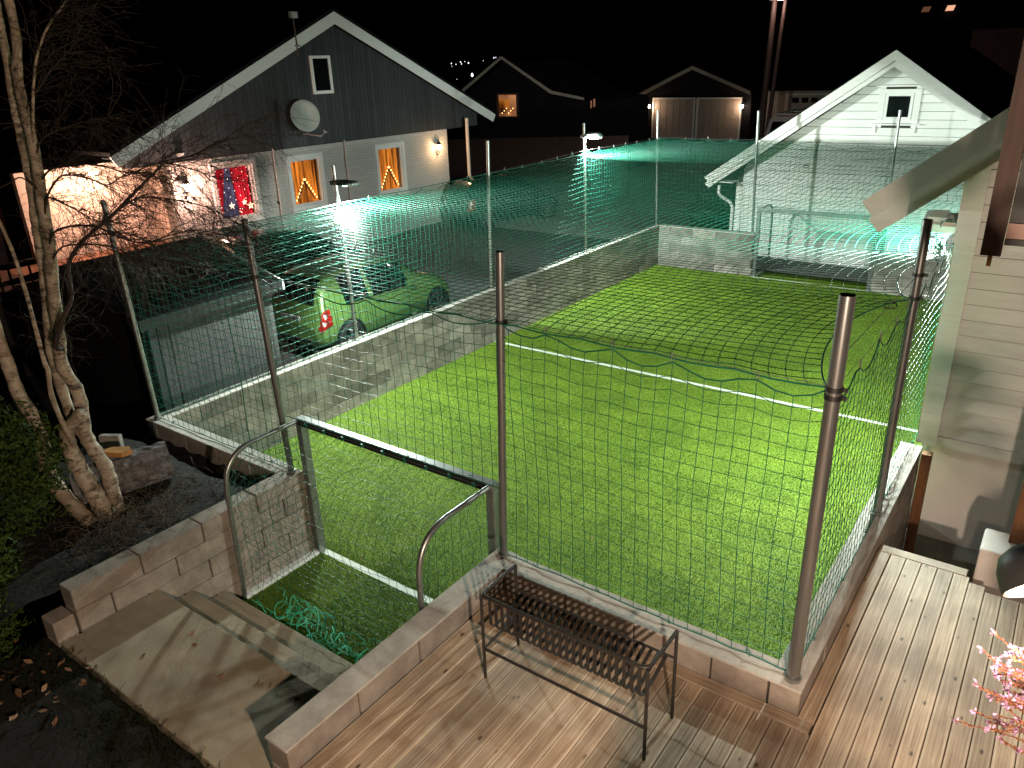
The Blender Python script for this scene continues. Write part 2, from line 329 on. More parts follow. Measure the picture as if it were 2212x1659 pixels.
# ------------------------------------------------------------------ the ground
gm = MB()
gm.add([(-400, -60, .12), (-3.67, -60, .12), (-3.67, 13.7, .12), (-400, 13.7, .12)], [(0, 1, 2, 3)])
gm.add([(-400, 13.7, .12), (400, 13.7, .12), (400, 600, .12), (-400, 600, .12)], [(0, 1, 2, 3)])
tag(gm.build('road', 'asphalt'), kind='structure')
M['lit_road'] = mat('lamplit_road_tone', (.34, .33, .32), .9, n=20, col2=(.24, .235, .23), bump=.5, bscale=60)
gp = MB(); gp.add([(-10.5, 15, .126), (-4.4, 15, .126), (-5.0, 30, .126), (-13, 33, .126)], [(0, 1, 2, 3)])  # pale sheet over the asphalt; lamplight on the road put into its colour
tag(gp.build('driveway', 'lit_road'), kind='structure')
g2 = MB(); g2.add([(-3.66, -60, .1), (60, -60, .1), (60, -2.4, .1), (-3.66, -2.4, .1)], [(0, 1, 2, 3)])
g2.add([(-1.2, -2.4, -.34), (60, -2.4, -.34), (60, 13.6, -.34), (-1.2, 13.6, -.34)], [(0, 1, 2, 3)])
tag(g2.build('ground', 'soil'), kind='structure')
# garden bank beside the steps, up to the top of the block wall
bk = MB(); nx, ny = 26, 30
gx = np.linspace(-3.64, -1.19, nx); gy = np.linspace(-5.5, -.12, ny)
for j, y in enumerate(gy):
    for i, x in enumerate(gx):
        z = .93 if y > -2.6 else .93-.35*min(1, (-2.6-y)/1.2)
        bk.v.append((x, y, z+random.uniform(-.03, .03)-(.12 if y > -.35 else 0)))
bk.f = [(j*nx+i, j*nx+i+1, (j+1)*nx+i+1, (j+1)*nx+i) for j in range(ny-1) for i in range(nx-1)]; bk.mi = [0]*len(bk.f)
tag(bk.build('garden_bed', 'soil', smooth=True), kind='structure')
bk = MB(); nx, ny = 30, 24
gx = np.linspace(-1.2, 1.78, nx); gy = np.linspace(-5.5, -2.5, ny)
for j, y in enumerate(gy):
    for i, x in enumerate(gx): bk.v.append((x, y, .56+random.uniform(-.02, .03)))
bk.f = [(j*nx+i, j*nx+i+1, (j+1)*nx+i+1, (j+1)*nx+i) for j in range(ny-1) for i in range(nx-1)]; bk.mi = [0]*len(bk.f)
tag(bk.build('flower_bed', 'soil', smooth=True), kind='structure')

# turf sheet + lines
t = MB(); t.box(-3.45, 3.97, .1, 13.45, -.05, 0); t.box(-.97, 1.6, -1.0, .1, -.05, 0); t.box(-1.0, 1.6, 13.45, 14.62, -.05, 0)
tag(t.build('football_pitch', 'turf'), kind='structure')
ln = MB()
for x0, x1, y0, y1 in ((-3.43, 3.95, 6.55, 6.63), (-.93, 1.55, .1, .18), (-1.0, 3.0, 13.38, 13.45)):
    ln.add([(x0, y0, .006), (x1, y0, .006), (x1, y1, .006), (x0, y1, .006)], [(0, 1, 2, 3)])
M['line'] = mat('white_line', (.78, .8, .76), .8, n=40, col2=(.6, .66, .55))
tag(ln.build('pitch_line', 'line'), kind='structure')

# blades of the artificial grass, denser towards the deck
def blades(n, x0, x1, y0, y1, h=.02):
    u = RNG.random(n); y = y0+(y1-y0)*u**1.6; x = RNG.uniform(x0, x1, n)
    a = RNG.uniform(0, math.tau, n); wd = RNG.uniform(.0014, .0028, n)*(1+(y-y0)*.2); hh = RNG.uniform(.6, 1.2, n)*h
    lx = RNG.normal(0, .009, n); ly = RNG.normal(0, .009, n)
    V = np.zeros((n, 3, 3)); V[:, 0] = np.stack([x-np.cos(a)*wd, y-np.sin(a)*wd, np.zeros(n)-.002], 1)
    V[:, 1] = np.stack([x+np.cos(a)*wd, y+np.sin(a)*wd, np.zeros(n)-.002], 1); V[:, 2] = np.stack([x+lx, y+ly, hh], 1)
    return V.reshape(-1, 3), np.arange(n*3).reshape(-1, 3)
V, F = join([blades(520000, -3.44, 3.96, .12, 13.4), blades(70000, -.95, 1.58, -.98, .12)])
keep = V.reshape(-1, 3, 3)
cy_ = keep[:, :2, :].mean(1)
on = ((cy_[:, 1] > 6.55) & (cy_[:, 1] < 6.63)) | ((cy_[:, 1] > .1) & (cy_[:, 1] < .18) & (cy_[:, 0] > -.93) & (cy_[:, 0] < 1.55))
keep[on, 2, 2] *= .25; V = keep.reshape(-1, 3)
tag(np_mesh('grass_blades', V, F, 'turf', smooth=False), 'short yellow green artificial grass fibres covering the floodlit pitch', 'grass', kind='stuff')

# ------------------------------------------------------------------ block walls
BL = {}
def block_mesh(lx, ly, lz, mk):
    k = (round(lx, 3), round(ly, 3), round(lz, 3), mk)
    if k in BL: return BL[k]
    c = .007; vs = []; fs = []
    X, Y, Z = lx/2, ly/2, lz/2
    for sx in (-1, 1):
        for sy in (-1, 1):
            for sz in (-1, 1):
                vs += [(sx*(X), sy*(Y-c), sz*(Z-c)), (sx*(X-c), sy*Y, sz*(Z-c)), (sx*(X-c), sy*(Y-c), sz*Z)]
    import bmesh
    bm = bmesh.new()
    for v in vs: bm.verts.new(v)
    bmesh.ops.convex_hull(bm, input=bm.verts); bmesh.ops.dissolve_limit(bm, angle_limit=.02, verts=bm.verts, edges=bm.edges)
    me = bpy.data.meshes.new('block'); bm.to_mesh(me); bm.free(); me.materials.append(M[mk]); BL[k] = me; return me
def block_wall(label, ax, a, b, c0, c1, z0, z1, mk='block', cap=True, L0=.6, h=.2, name='block_wall', shift=0, cap_mat='cap', ctop=.02, cext=(0, 0)):
    mid = ((a+b)/2, (c0+c1)/2) if ax == 'x' else ((c0+c1)/2, (a+b)/2)
    root = thing(name, (mid[0], mid[1], z0), label, 'wall')
    top = z1-(ctop if cap else 0); n = int(math.ceil((top-z0)/h-.01)); zt = top
    g = .006
    core = MB(); i = .014
    if ax == 'x': core.box(a+i, b-i, c0+i, c1-i, z0, top-.02)
    else: core.box(c0+i, c1-i, a+i, b-i, z0, top-.02)
    core.build('mortar_core', 'mortar', root)
    for k in range(n):
        zb = max(z0, zt-h); s = a-((k+shift) % 2)*L0/2
        while s < b-.02:
            p = max(s, a); q = min(s+L0, b)
            if q-p > .05:
                l = q-p-(.011 if mk == 'block_warm' else .007); th = c1-c0
                me = block_mesh(l if ax == 'x' else th, th if ax == 'x' else l, zt-zb-.005, mk)
                m1 = (p+q)/2; m2 = (c0+c1)/2+random.uniform(-.0025, .0025)
                o = link('block', me, root, (m1, m2, (zt+zb)/2) if ax == 'x' else (m2, m1, (zt+zb)/2))
            s += L0
        zt = zb
    if cap:
        cm = MB(); e = .006
        if ax == 'x': cm.box(a-e+cext[0], b+e+cext[1], c0-e, c1+e, top, z1)
        else: cm.box(c0-e, c1+e, a-e+cext[0], b+e+cext[1], top, z1)
        cm.build('cap', cap_mat, root, bevel=.006)
    return root
block_wall('long grey concrete block wall between the pitch and the driveway', 'y', -.1, 13.65, -3.65, -3.45, -.02, 1.0)
block_wall('grey block wall across the far end of the pitch beside the white house', 'x', -3.44, -1.0, 13.45, 13.65, -.02, 1.0, shift=1)
block_wall('low block wall behind the right side of the far goal', 'x', 1.65, 4.3, 13.45, 13.65, -.02, .8)
block_wall('short near wall with a pale cap over the dark garden corner', 'x', -3.44, -1.19, -.1, .1, .0, 1.0)
block_wall('block wall left of the steps with vertical open joints', 'y', -2.31, .1, -1.17, -.97, .0, 1.0, mk='block_warm', cap=False)
lw = block_wall('single low course of blocks ending the wall beside the path', 'y', -2.5, -2.32, -1.17, -.97, .3, .8, mk='block_warm', cap=False)
block_wall('block wall between the pitch and the deck behind the empty planter', 'x', 1.76, 3.96, -.12, .09, -.3, 1.0, mk='block_warm', cext=(.01, 0))
block_wall('block wall running from the planter corner down beside the steps', 'y', -2.33, .1, 1.56, 1.755, -.3, 1.0, mk='block_warm', cext=(0, .003))
block_wall('block wall along the right side of the pitch up to the siding house', 'y', -.12, 4.0, 3.97, 4.17, -.34, 1.0, mk='block_warm')

# path and steps
p = MB(); p.box(-.965, 1.555, -2.48, -1.63, -.3, .6); tag(p.build('path', 'slab', bevel=.008), kind='structure')
st = thing('steps', (.3, -1.3, 0), 'two concrete steps going down from the path to the pitch', 'steps')
for y0, y1, z in ((-1.625, -1.33, .4), (-1.325, -1.02, .2)):
    a = MB(); a.box(-.965, 1.555, y0, y1, -.3, z); a.build('step', 'slab', st, bevel=.008)

# ------------------------------------------------------------------ the deck
dk = link('deck', None, None, (3.5, -1, .8)); tag(dk, kind='structure')
def plank(x0, x1, y0, y1, mk='deck', top=.8, par=None, nm='plank'):
    lx, ly = x1-x0-.006, y1-y0-.004; k = ('pl', round(lx, 3), round(ly, 3), mk)
    if k not in BL:
        a = MB(); h = .014; c = .004
        X, Y = lx/2, ly/2
        vs = [(-X, -Y, -h), (X, -Y, -h), (X, Y, -h), (-X, Y, -h), (-X, -Y, h-c), (X, -Y, h-c), (X, Y, h-c), (-X, Y, h-c), (-X+c, -Y+c, h), (X-c, -Y+c, h), (X-c, Y-c, h), (-X+c, Y-c, h)]
        a.add(vs, [(0, 3, 2, 1), (0, 1, 5, 4), (1, 2, 6, 5), (2, 3, 7, 6), (3, 0, 4, 7), (4, 5, 9, 8), (5, 6, 10, 9), (6, 7, 11, 10), (7, 4, 8, 11), (8, 9, 10, 11)])
        me = bpy.data.meshes.new('plank'); me.from_pydata(a.v, [], a.f); me.materials.append(M[mk]); BL[k] = me
    return link(nm, BL[k], par or dk, ((x0+x1)/2, (y0+y1)/2, top-.014+random.uniform(-.001, .001)))
x = 1.765; i = 0
while x < 5.75:
    x1 = x+.12
    yt = -.235 if x < 4.28 else (2.12 if x < 4.86 else (2.05 if x < 4.98 else 1.98))
    # boards are butt-jointed here and there
    j = -2.6-.9*((i*7) % 3)/2
    plank(x, x1, -5.2, j, top=.8); plank(x, x1, j, yt, top=.8)
    x = x1; i += 1
plank(1.765, 4.275, -.235, -.125, 'deck_x', nm='border_plank'); plank(4.175, 4.28, -.125, 2.12, 'deck', nm='border_plank')
plank(4.18, 4.86, 2.12, 2.23, 'deck_x', top=.802, nm='border_plank')
f = MB(); f.box(4.18, 4.86, 2.235, 2.26, .1, .78); f.box(4.87, 5.8, 2.0, 2.02, .1, .77); f.build('fascia_board', 'brown_wood', dk)
f = MB(); f.box(1.77, 5.9, -5.2, -.13, .55, .765); f.box(4.19, 5.9, -.13, 1.96, .55, .765); f.build('joist', 'mortar', dk)
cs = MB(); cs.box(4.18, 9, 2.27, 4.44, -.34, -.3); tag(cs.build('pavement', 'dark_slab'), kind='structure')

# ------------------------------------------------------------------ posts
def net_post(x, y, tx, ty, zt, label, mk='steel', clamps=(3.07,), r=.03, z0=1.0, fl=True):
    root = thing('net_post', (x, y, z0), label, 'post', 'steel posts that carry the ball net')
    P = Vector((x, y, z0)); Q = Vector((tx, ty, zt)); d = (Q-P).normalized()
    a = MB(); n = 20; pr = [(r, 0), (r, (Q-P).length), (r-.005, (Q-P).length), (r-.005, (Q-P).length-.12)]
    a.lathe(P, pr, n, d); smooth_by(a.build('pole', mk, root), 50)
    c = MB(); c.lathe(P, [(0, (Q-P).length-.02), (r-.004, (Q-P).length-.02)], n, d); c.build('end_plug', 'black', root)
    if fl:
        c = MB(); c.lathe(P, [(r+.012, -.005), (r+.012, .03), (r, .035)], n, (0, 0, 1)); smooth_by(c.build('foot_collar', 'steel', root), 40)
    for z in clamps:
        s = (z-z0)/(zt-z0); C_ = P.lerp(Q, s); c = MB(); c.lathe(C_, [(r, -.014), (r+.006, -.014), (r+.006, .014), (r, .014)], n, d)
        c.box(C_.x+r, C_.x+r+.03, C_.y-.006, C_.y+.006, C_.z-.012, C_.z+.012)
        smooth_by(c.build('clamp', 'black' if mk == 'stainless' else 'steel', root), 40)
    return root
net_post(-3.51, -.02, -3.56, -.05, 3.61, 'net post at the dark garden corner behind the birch branches')
net_post(-1.05, 0, -1.12, -.02, 3.60, 'net post left of the near goal', 'stainless', r=.032)
net_post(1.66, .03, 1.72, .06, 3.59, 'net post right of the near goal crossbar', 'stainless', r=.033)
net_post(4.09, -.03, 4.10, -.03, 3.63, 'tallest looking net post at the deck corner', 'stainless', clamps=(3.09, 3.04), r=.043)
net_post(4.08, 2.38, 4.08, 2.39, 3.62, 'net post in front of the siding house', 'stainless', clamps=(3.19, 3.0), r=.037)
net_post(-3.55, 3.29, -3.61, 3.27, 3.60, 'net post with a lamp behind the green car')
net_post(-3.57, 6.70, -3.54, 6.74, 3.62, 'net post between the two lamp posts on the long wall')
net_post(-3.53, 10.04, -3.56, 10.0, 3.68, 'net post with the glaring far lamp')
net_post(-3.53, 13.47, -3.57, 13.4, 3.73, 'net post at the far corner of the block wall')
net_post(-1.10, 13.57, -1.18, 13.5, 3.72, 'net post left of the far goal before the white gable')
net_post(1.73, 13.55, 1.70, 13.5, 3.74, 'net post in front of the small gable window', z0=.8)

# ------------------------------------------------------------------ ball nets
CORD = .0028
def wob(a, s, amp):  # smooth pseudo random waviness
    return amp*(np.sin(a*1.7+s)+.6*np.sin(a*3.9+s*2.1)+.35*np.sin(a*8.3+s*.7))
def net_side(label, A, B, zb0, zb1, zt0, zt1, att, ax, sc_amp=.07, seed=0, cell=.105, seams=(), cord=CORD):
    A = np.array(A, float); B = np.array(B, float); Lh = np.linalg.norm(B-A); nu = max(2, int(Lh/cell)); nv = int(max(zt0-zb0, zt1-zb1)/.1)
    root = thing('ball_net', ((A[0]+B[0])/2, (A[1]+B[1])/2, min(zb0, zb1)), label, 'net', 'green ball nets round the pitch')
    u = np.linspace(0, 1, nu+1)[:, None]; v = np.linspace(0, 1, nv+1)[None, :]
    zt = zt0+(zt1-zt0)*u-.03*np.sin(np.pi*u); zb = zb0+(zb1-zb0)*u+.012*np.abs(np.sin(np.pi*u*att*1.2+.4))
    vv = v+0*u; bulge = np.sin(np.pi*np.minimum(vv*1.0, 1))
    z = zb+(zt-zb)*vv+wob(u*Lh*.45+vv*.8, seed, .010)*bulge
    d = (B-A)/Lh; nrm = np.array([-d[1], d[0]])
    al = u*Lh+wob(vv*1.6+u*1.2, seed+1, .010)*bulge+RNG.normal(0, .0012, (nu+1, nv+1)); of = wob(u*Lh*.6+vv*.9, seed+2, .02)*bulge+RNG.normal(0, .0015, (nu+1, nv+1))
    al[0] = 0; al[-1] = Lh
    z = z-sc_amp*np.abs(np.sin(np.pi*u*att))**.8*vv**7+RNG.normal(0, .0012, z.shape)
    P = np.stack([A[0]+d[0]*al+nrm[0]*of, A[1]+d[1]*al+nrm[1]*of, z], -1)
    V, F = join([np_tubes(P, cord), np_tubes(P.transpose(1, 0, 2), cord)])
    np_mesh('netting', V, F, 'rope', root)
    np_mesh('border_rope', *np_tubes(P[:, -1][None], .0055, 5), 'rope', root); np_mesh('foot_rope', *np_tubes(P[:, 0][None], .005, 5), 'rope', root)
    W = MB(); W.tube([(A[0], A[1], zt0+.005), ((A[0]+B[0])/2, (A[1]+B[1])/2, (zt0+zt1)/2-.012), (B[0], B[1], zt1+.005)], .002, 5); W.build('support_wire', 'wire', root)
    for k in range(1, att):
        j = int(round(nu*k/att)); q = P[j, -1]; h = MB(); ring = []
        for t in range(9):
            a_ = t/8*math.tau; ring.append((q[0]+d[0]*math.cos(a_)*.012, q[1]+d[1]*math.cos(a_)*.012, q[2]+.028+math.sin(a_)*.035))
        h.tube(ring, .003, 4, False); h.build('hook', 'wire', root)
    for s_ in seams:
        j = int(round(nu*s_)); V, F = np_tubes(P[j][None], .006, 5); np_mesh('lacing_cord', V, F, 'rope', root)
    # loose ties along the foot of the net
    for k in range(int(Lh/.6)):
        t = (k+.5)/max(1, int(Lh/.6)); q = A+(B-A)*t; h = MB(); zz = zb0+(zb1-zb0)*t
        pts = [(q[0]+random.uniform(-.03, .03), q[1]+random.uniform(-.03, .03), zz+.012+random.uniform(0, .03)) for _ in range(5)]
        h.tube(pts, .0035, 4); h.build('tie', 'rope', root)
    return root
net_side('green net on the long wall behind the green car', (-3.53, -.02), (-3.55, 3.3), 1.01, 1.01, 3.02, 3.08, 5, 'y', seams=(.5,), seed=1, cord=.0037)
net_side('brightest green net next to the near lamp on the long wall', (-3.55, 3.3), (-3.57, 6.7), 1.01, 1.01, 3.08, 3.07, 6, 'y', seed=3, cord=.0037)
net_side('green net with a vertical seam between the middle post and far lamp', (-3.57, 6.7), (-3.53, 10.04), 1.01, 1.01, 3.07, 3.14, 6, 'y', seams=(.56,), seed=5, cord=.0037)
net_side('farthest green net on the long wall beyond the glaring lamp', (-3.53, 10.04), (-3.53, 13.47), 1.01, 1.01, 3.14, 3.10, 6, 'y', seed=7, cord=.0037)
net_side('green net over the dark garden corner left of the near goal', (-3.5, -.01), (-1.06, 0), 1.01, 1.01, 3.02, 3.04, 3, 'x', sc_amp=.12, seams=(.72,), seed=9, cord=.0032)
net_side('net hanging above the near goal crossbar', (-1.06, .02), (1.68, .04), 1.63, 1.63, 3.04, 3.09, 4, 'x', sc_amp=.08, seed=11)
net_side('net behind the planter with large open meshes', (1.68, .04), (4.09, 0), 1.01, 1.01, 3.09, 3.08, 5, 'x', sc_amp=.09, seed=13)
net_side('steeply seen net between the deck corner post and the house post', (4.09, 0), (4.08, 2.38), 1.01, 1.01, 3.06, 3.02, 4, 'y', sc_amp=.12, seed=15)
net_side('net running from the house post to the house corner board', (4.08, 2.38), (4.06, 4.42), 1.01, .95, 3.02, 3.05, 4, 'y', sc_amp=.1, seed=17)
net_side('far end net before the dark hedge', (-3.53, 13.47), (-1.12, 13.55), 1.01, 1.01, 3.10, 3.10, 4, 'x', seed=19)
net_side('far end net above the far goal', (-1.12, 13.55), (1.72, 13.55), 1.0, 1.0, 3.10, 3.02, 4, 'x', seed=21)
net_side('far end net right of the small gable window post', (1.72, 13.55), (4.3, 13.55), .82, .82, 3.02, 3.05, 4, 'x', seed=23)
# ceiling net
root = thing('ball_net', (.3, 6.7, 3.07), 'wide sagging net stretched like a ceiling over the whole pitch', 'net', 'green ball nets round the pitch')
nu, nv = 70, 124
u = np.linspace(0, 1, nu+1)[:, None]; v = np.linspace(0, 1, nv+1)[None, :]; U = u+0*v; Vv = v+0*u
Y = .02+Vv*13.5
xr = 4.07-.24*np.abs(np.sin(np.pi*Y/2.2))**.7*(Y < 4.4)-(Y >= 4.4)*.06-.10*(Y > 4.4)*np.abs(np.sin(np.pi*(Y-4.4)/1.5))
X = -3.53+(xr+3.53)*U
Z = 3.07-.17*(np.sin(np.pi*U)**.6)*(np.sin(np.pi*np.clip(Vv*1.0, 0, 1))**.45)-.015*np.abs(np.sin(np.pi*U*14))*(Vv < .02)
Z += wob(X*.25+Y*.2, 2, .010)*np.sin(np.pi*U)*np.sin(np.pi*Vv)
X = X+wob(Y*.7+X*.4, 4, .016)*np.sin(np.pi*U); Y = Y+wob(X*.8-Y*.4, 6, .016)*np.sin(np.pi*Vv)
Z -= .13*U**2.5*np.exp(-((Y-4.6)/2.2)**2)
P = np.stack([X, Y, Z], -1)
V, F = join([np_tubes(P, .0034), np_tubes(P.transpose(1, 0, 2), .0034)]); np_mesh('netting', V, F, 'rope', root)
for Q_ in (P[:, 0], P[-1], P[0]): np_mesh('border_rope', *np_tubes(Q_[None], .006, 5), 'rope', root)
W = MB(); W.tube([(4.10, -.02, 3.26), (4.08, 2.38, 3.19), (4.07, 4.43, 3.16)], .0028, 5); W.build('support_wire', 'wire', root)
def ring_hook(c, dx, dy, L_=.055, r_=.02, rad=.005, tilt=0):
    h = MB(); pts = []
    for t in range(17):
        a_ = t/16*math.tau; e = (1 if math.cos(a_) > 0 else -1)*L_/2
        pts.append((c[0]+dx*(math.cos(a_)*r_+e), c[1]+dy*(math.cos(a_)*r_+e), c[2]+math.sin(a_)*r_))
    h.tube(pts, rad, 6, False); return h
smooth_by(ring_hook((3.98, 2.0, 3.02), .9, .4).build('hook', 'black', root))
smooth_by(ring_hook((-1.25, 7.6, 2.75), .5, .6).build('hook', 'black', root))
smooth_by(ring_hook((.6, 11.3, 2.85), .9, .2, rad=.006).build('hook', 'black', root))
# tangle where the ceiling net meets the floodlight
h = MB()
for k in range(16):
    p0 = Vector((3.93+random.uniform(-.08, .1), 4.35+random.uniform(-.35, .1), 3.05+random.uniform(-.03, .1))); pts = [p0]
    for t in range(6): pts.append(pts[-1]+Vector((random.uniform(-.05, .06), random.uniform(-.09, .07), random.uniform(-.06, .03))))
    h.tube(pts, .004, 4)
h.build('loose_cord', 'rope', root)

# ------------------------------------------------------------------ goals
def goal(y, sgn, x0, x1, label, depth=.97):
    root = thing('football_goal', ((x0+x1)/2, y, 0), label, 'goal', 'small five a side goals'); s = sgn
    cb = MB(); cb.box(x0-.04, x1+.04, y-.045, y+.045, 1.53, 1.61); cb.build('crossbar', 'alu', root, bevel=.008)
    for xx in (x0, x1):
        a = MB(); a.box(xx-.04, xx+.04, y-.045, y+.045, 0, 1.53); a.build('post', 'alu', root, bevel=.008)
        b_ = MB(); yb = y-s*depth; pts = [(xx, y-s*.04, 1.585), (xx, y-s*(depth-.36), 1.585)]
        for t in range(1, 8):
            a_ = t/8*math.pi/2; pts.append((xx, y-s*(depth-.36+.32*math.sin(a_)), 1.585-.3*(1-math.cos(a_))))
        pts += [(xx, y-s*(depth-.03), 1.25), (xx, yb, .02)]
        b_.tube(pts, .024, 12); smooth_by(b_.build('net_support', 'steel', root), 60)
        g_ = MB(); g_.box(xx-.035, xx+.035, min(y-s*.045, yb), max(y-s*.045, yb), .0, .045); g_.build('ground_bar', 'white_alu', root)
    # grooved net rail and clips along the back of the crossbar
    r_ = MB(); r_.box(x0, x1, *sorted((y-s*.047, y-s*.055)), 1.545, 1.565); r_.box(x0, x1, *sorted((y-s*.047, y-s*.055)), 1.58, 1.6); r_.build('net_rail', 'black', root)
    for k in range(9):
        xx = x0+.15+(x1-x0-.3)*k/8; c = MB(); c.box(xx-.012, xx+.012, *sorted((y-s*.05, y-s*.075)), 1.555, 1.595); c.build('clip', 'rope', root)
    # net: profile down the back, and both sides
    prof = []; nb = 24
    for i in range(nb+1):
        t = i/nb*2.55
        if t < depth-.36: q = (t, 1.58-.05*math.sin(t*3))
        elif t < depth+.2: a_ = (t-(depth-.36))/.56*math.pi/2; q = (depth-.36+.32*math.sin(a_), 1.56-.32*(1-math.cos(a_)))
        else: f_ = (t-depth-.2)/(2.55-depth-.2); q = (depth-.04+.03*math.sin(f_*5)-.10*math.sin(f_*math.pi), 1.24*(1-f_)+.03)
        prof.append(q)
    prof = np.array(prof); nu = int((x1-x0)/.1); uu = np.linspace(x0, x1, nu+1)
    Pq = np.zeros((nu+1, nb+1, 3)); Pq[..., 0] = uu[:, None]; Pq[..., 1] = y-s*prof[None, :, 0]; Pq[..., 2] = prof[None, :, 1]
    sag = np.sin(np.pi*(uu-x0)/(x1-x0))[:, None]; Pq[..., 2] -= .10*sag*np.sin(np.pi*np.linspace(0, 1, nb+1))[None]**1.5
    Pq += RNG.normal(0, .007, Pq.shape)
    parts = [np_tubes(Pq, .0021), np_tubes(Pq.transpose(1, 0, 2), .0021)]
    np_mesh('back_net', *join(parts), 'rope', root)
    for xx in (x0, x1):
        n1, n2 = 9, 16; tt = np.linspace(0, 1, n1+1)[:, None]; zz = np.linspace(0, 1, n2+1)[None, :]
        yy = tt*(depth-.02)+0*zz; top = 1.57-np.clip((yy-(depth-.36))/.36, 0, 1)**2*.3; zc = .04+(top-.04)*zz
        S_ = np.stack([xx+wob(yy*4+zc*3, xx, .012), y-s*yy, zc], -1)+RNG.normal(0, .006, (n1+1, n2+1, 3))
        np_mesh('side_net', *join([np_tubes(S_, .0021), np_tubes(S_.transpose(1, 0, 2), .0021)]), 'rope', root)
    return root
G1 = goal(.12, 1, -.93, 1.5, 'near goal standing in the recess below the concrete steps')
goal(13.5, -1, -.95, 1.6, 'far goal in front of the white gable house')
# crumpled end of the near goal net lying on the turf
V_ = []
for k in range(46):
    far_ = k < 10
    p0 = np.array([random.uniform(-.85, .2) if far_ else random.uniform(-.35, .75), -.84+random.gauss(0, .02), random.uniform(.02, .12)])
    d0 = np.array([random.uniform(-1, 1), random.gauss(0, .2), random.gauss(0, .25)]); pts = [p0]
    for t in range(15):
        d0 = d0+np.array([random.gauss(0, .28), random.gauss(0, .3), random.gauss(0, .3)]); d0 /= np.linalg.norm(d0); pts.append(pts[-1]+d0*.035)
    pts = np.array(pts); pts[:, 2] = np.clip(pts[:, 2], .01, .2); pts[:, 1] = np.clip(pts[:, 1], -.97, -.70); V_.append(pts)
np_mesh('loose_net_end', *np_tubes(np.array(V_), .0042, 4), 'bright_cord', G1)

# ------------------------------------------------------------------ planter
pr = thing('plant_stand', (2.87, -.8, .8), 'empty brown metal slatted planter on legs standing on the deck', 'planter')
x0, x1, y0, y1, zf, zt = 2.255, 3.5, -1.0, -.60, .8, 1.515
for xx, yy in ((x0, y0), (x1, y0), (x0, y1), (x1, y1)):
    a = MB(); a.tube([(xx, yy, zf), (xx, yy, zt)], .0115, 12); smooth_by(a.build('leg', 'planter', pr))
a = MB(); pts = [(x0, y1, zt)]
def arc(cx, cy, r, a0, a1, z, n=6): return [(cx+r*math.cos(R(a0+(a1-a0)*k/n)), cy+r*math.sin(R(a0+(a1-a0)*k/n)), z) for k in range(n+1)]
pts += arc(x0+.05, y0+.05, .05, 180, 270, zt)+arc(x1-.05, y0+.05, .05, 270, 360, zt)+[(x1, y1, zt)]
a.tube(pts, .013, 12); smooth_by(a.build('top_rail', 'planter', pr))
a = MB(); a.tube([(x0, y0, 1.06), (x1, y0, 1.06)], .011, 10); smooth_by(a.build('lower_rail', 'planter', pr))
a = MB(); a.tube([(x0, y0, 1.06), (x0+.0, y1, 1.06)], .011, 10); smooth_by(a.build('side_rail', 'planter', pr))
a = MB(); a.tube([(x0, y1, 1.30), (x1, y1, 1.30)], .009, 10); smooth_by(a.build('back_rail', 'planter', pr))
ns = 23
for k in range(ns):
    xx = x0+.06+(x1-x0-.12)*k/(ns-1); hw = .0125
    prof = [(y0+.012, zt-.005), (y0+.014, 1.30)]+[(y0+.074-.06*math.cos(R(t)), 1.30-.06*math.sin(R(t))) for t in (20, 45, 70, 90)]+[(y0+.2, 1.242), (y1, 1.30)]
    a = MB(); vs = []
    for (yy, zz) in prof: vs += [(xx-hw, yy, zz), (xx+hw, yy, zz), (xx+hw, yy+.004, zz+.004), (xx-hw, yy+.004, zz+.004)]
    fs = [(0, 1, 2, 3)]
    for i in range(len(prof)-1):
        for e_ in range(4): fs.append((i*4+e_, i*4+(e_+1) % 4, (i+1)*4+(e_+1) % 4, (i+1)*4+e_))
    fs.append(tuple(range((len(prof)-1)*4, len(prof)*4))); a.add(vs, fs); a.build('slat', 'planter', pr)

# ------------------------------------------------------------------ lamps on the posts and the house
def led_head(x, y, z, label, dirx=1, tilt=0, emi='led', pit=0):
    root = thing('floodlight', (x, y, z), label, 'lamp', 'flat lamps lighting the pitch')
    ang = R(tilt)
    ph = R(pit)
    def P(a_, b_, c_):
        b2, c2 = b_*math.cos(ph)-c_*math.sin(ph), b_*math.sin(ph)+c_*math.cos(ph); return (x+dirx*(a_*math.cos(ang)-c2*math.sin(ang)), y+b2, z+a_*math.sin(ang)+c2*math.cos(ang))
    a = MB(); out = [(.02, -.05), (.1, -.11), (.34, -.11), (.4, -.06), (.4, .06), (.34, .11), (.1, .11), (.02, .05)]
    vs = [P(p[0], p[1], -.018) for p in out]+[P(p[0], p[1], .018) for p in out]+[P(p[0]*.85+.03, p[1]*.6, .04) for p in out]; n = 8
    a.add(vs, [tuple(range(n))[::-1], tuple(range(2*n, 3*n))]+[(i, (i+1) % n, n+(i+1) % n, n+i) for i in range(n)]+[(n+i, n+(i+1) % n, 2*n+(i+1) % n, 2*n+i) for i in range(n)])
    a.build('housing', 'alu', root, bevel=.006)
    e = MB(); e.add([P(.12, -.08, -.021), P(.33, -.08, -.021), P(.33, .08, -.021), P(.12, .08, -.021)], [(0, 1, 2, 3)]); e.build('led_panel', emi, root)
    c = MB(); c.box(x-.07, x+.05, y-.06, y+.06, z-.03, z+.03); c.build('bracket', 'alu', root, bevel=.006)
    return root
led_head(-3.60, 3.28, 3.36, 'flat grey lamp on the post nearest the green car')
led_head(-3.55, 10.02, 3.42, 'glaring far lamp seen from below its edge on the post', tilt=4, emi='led_far', pit=-32)
fl = thing('floodlight', (3.95, 4.9, 3.17), 'white box floodlight with a black cable on the house corner', 'lamp')
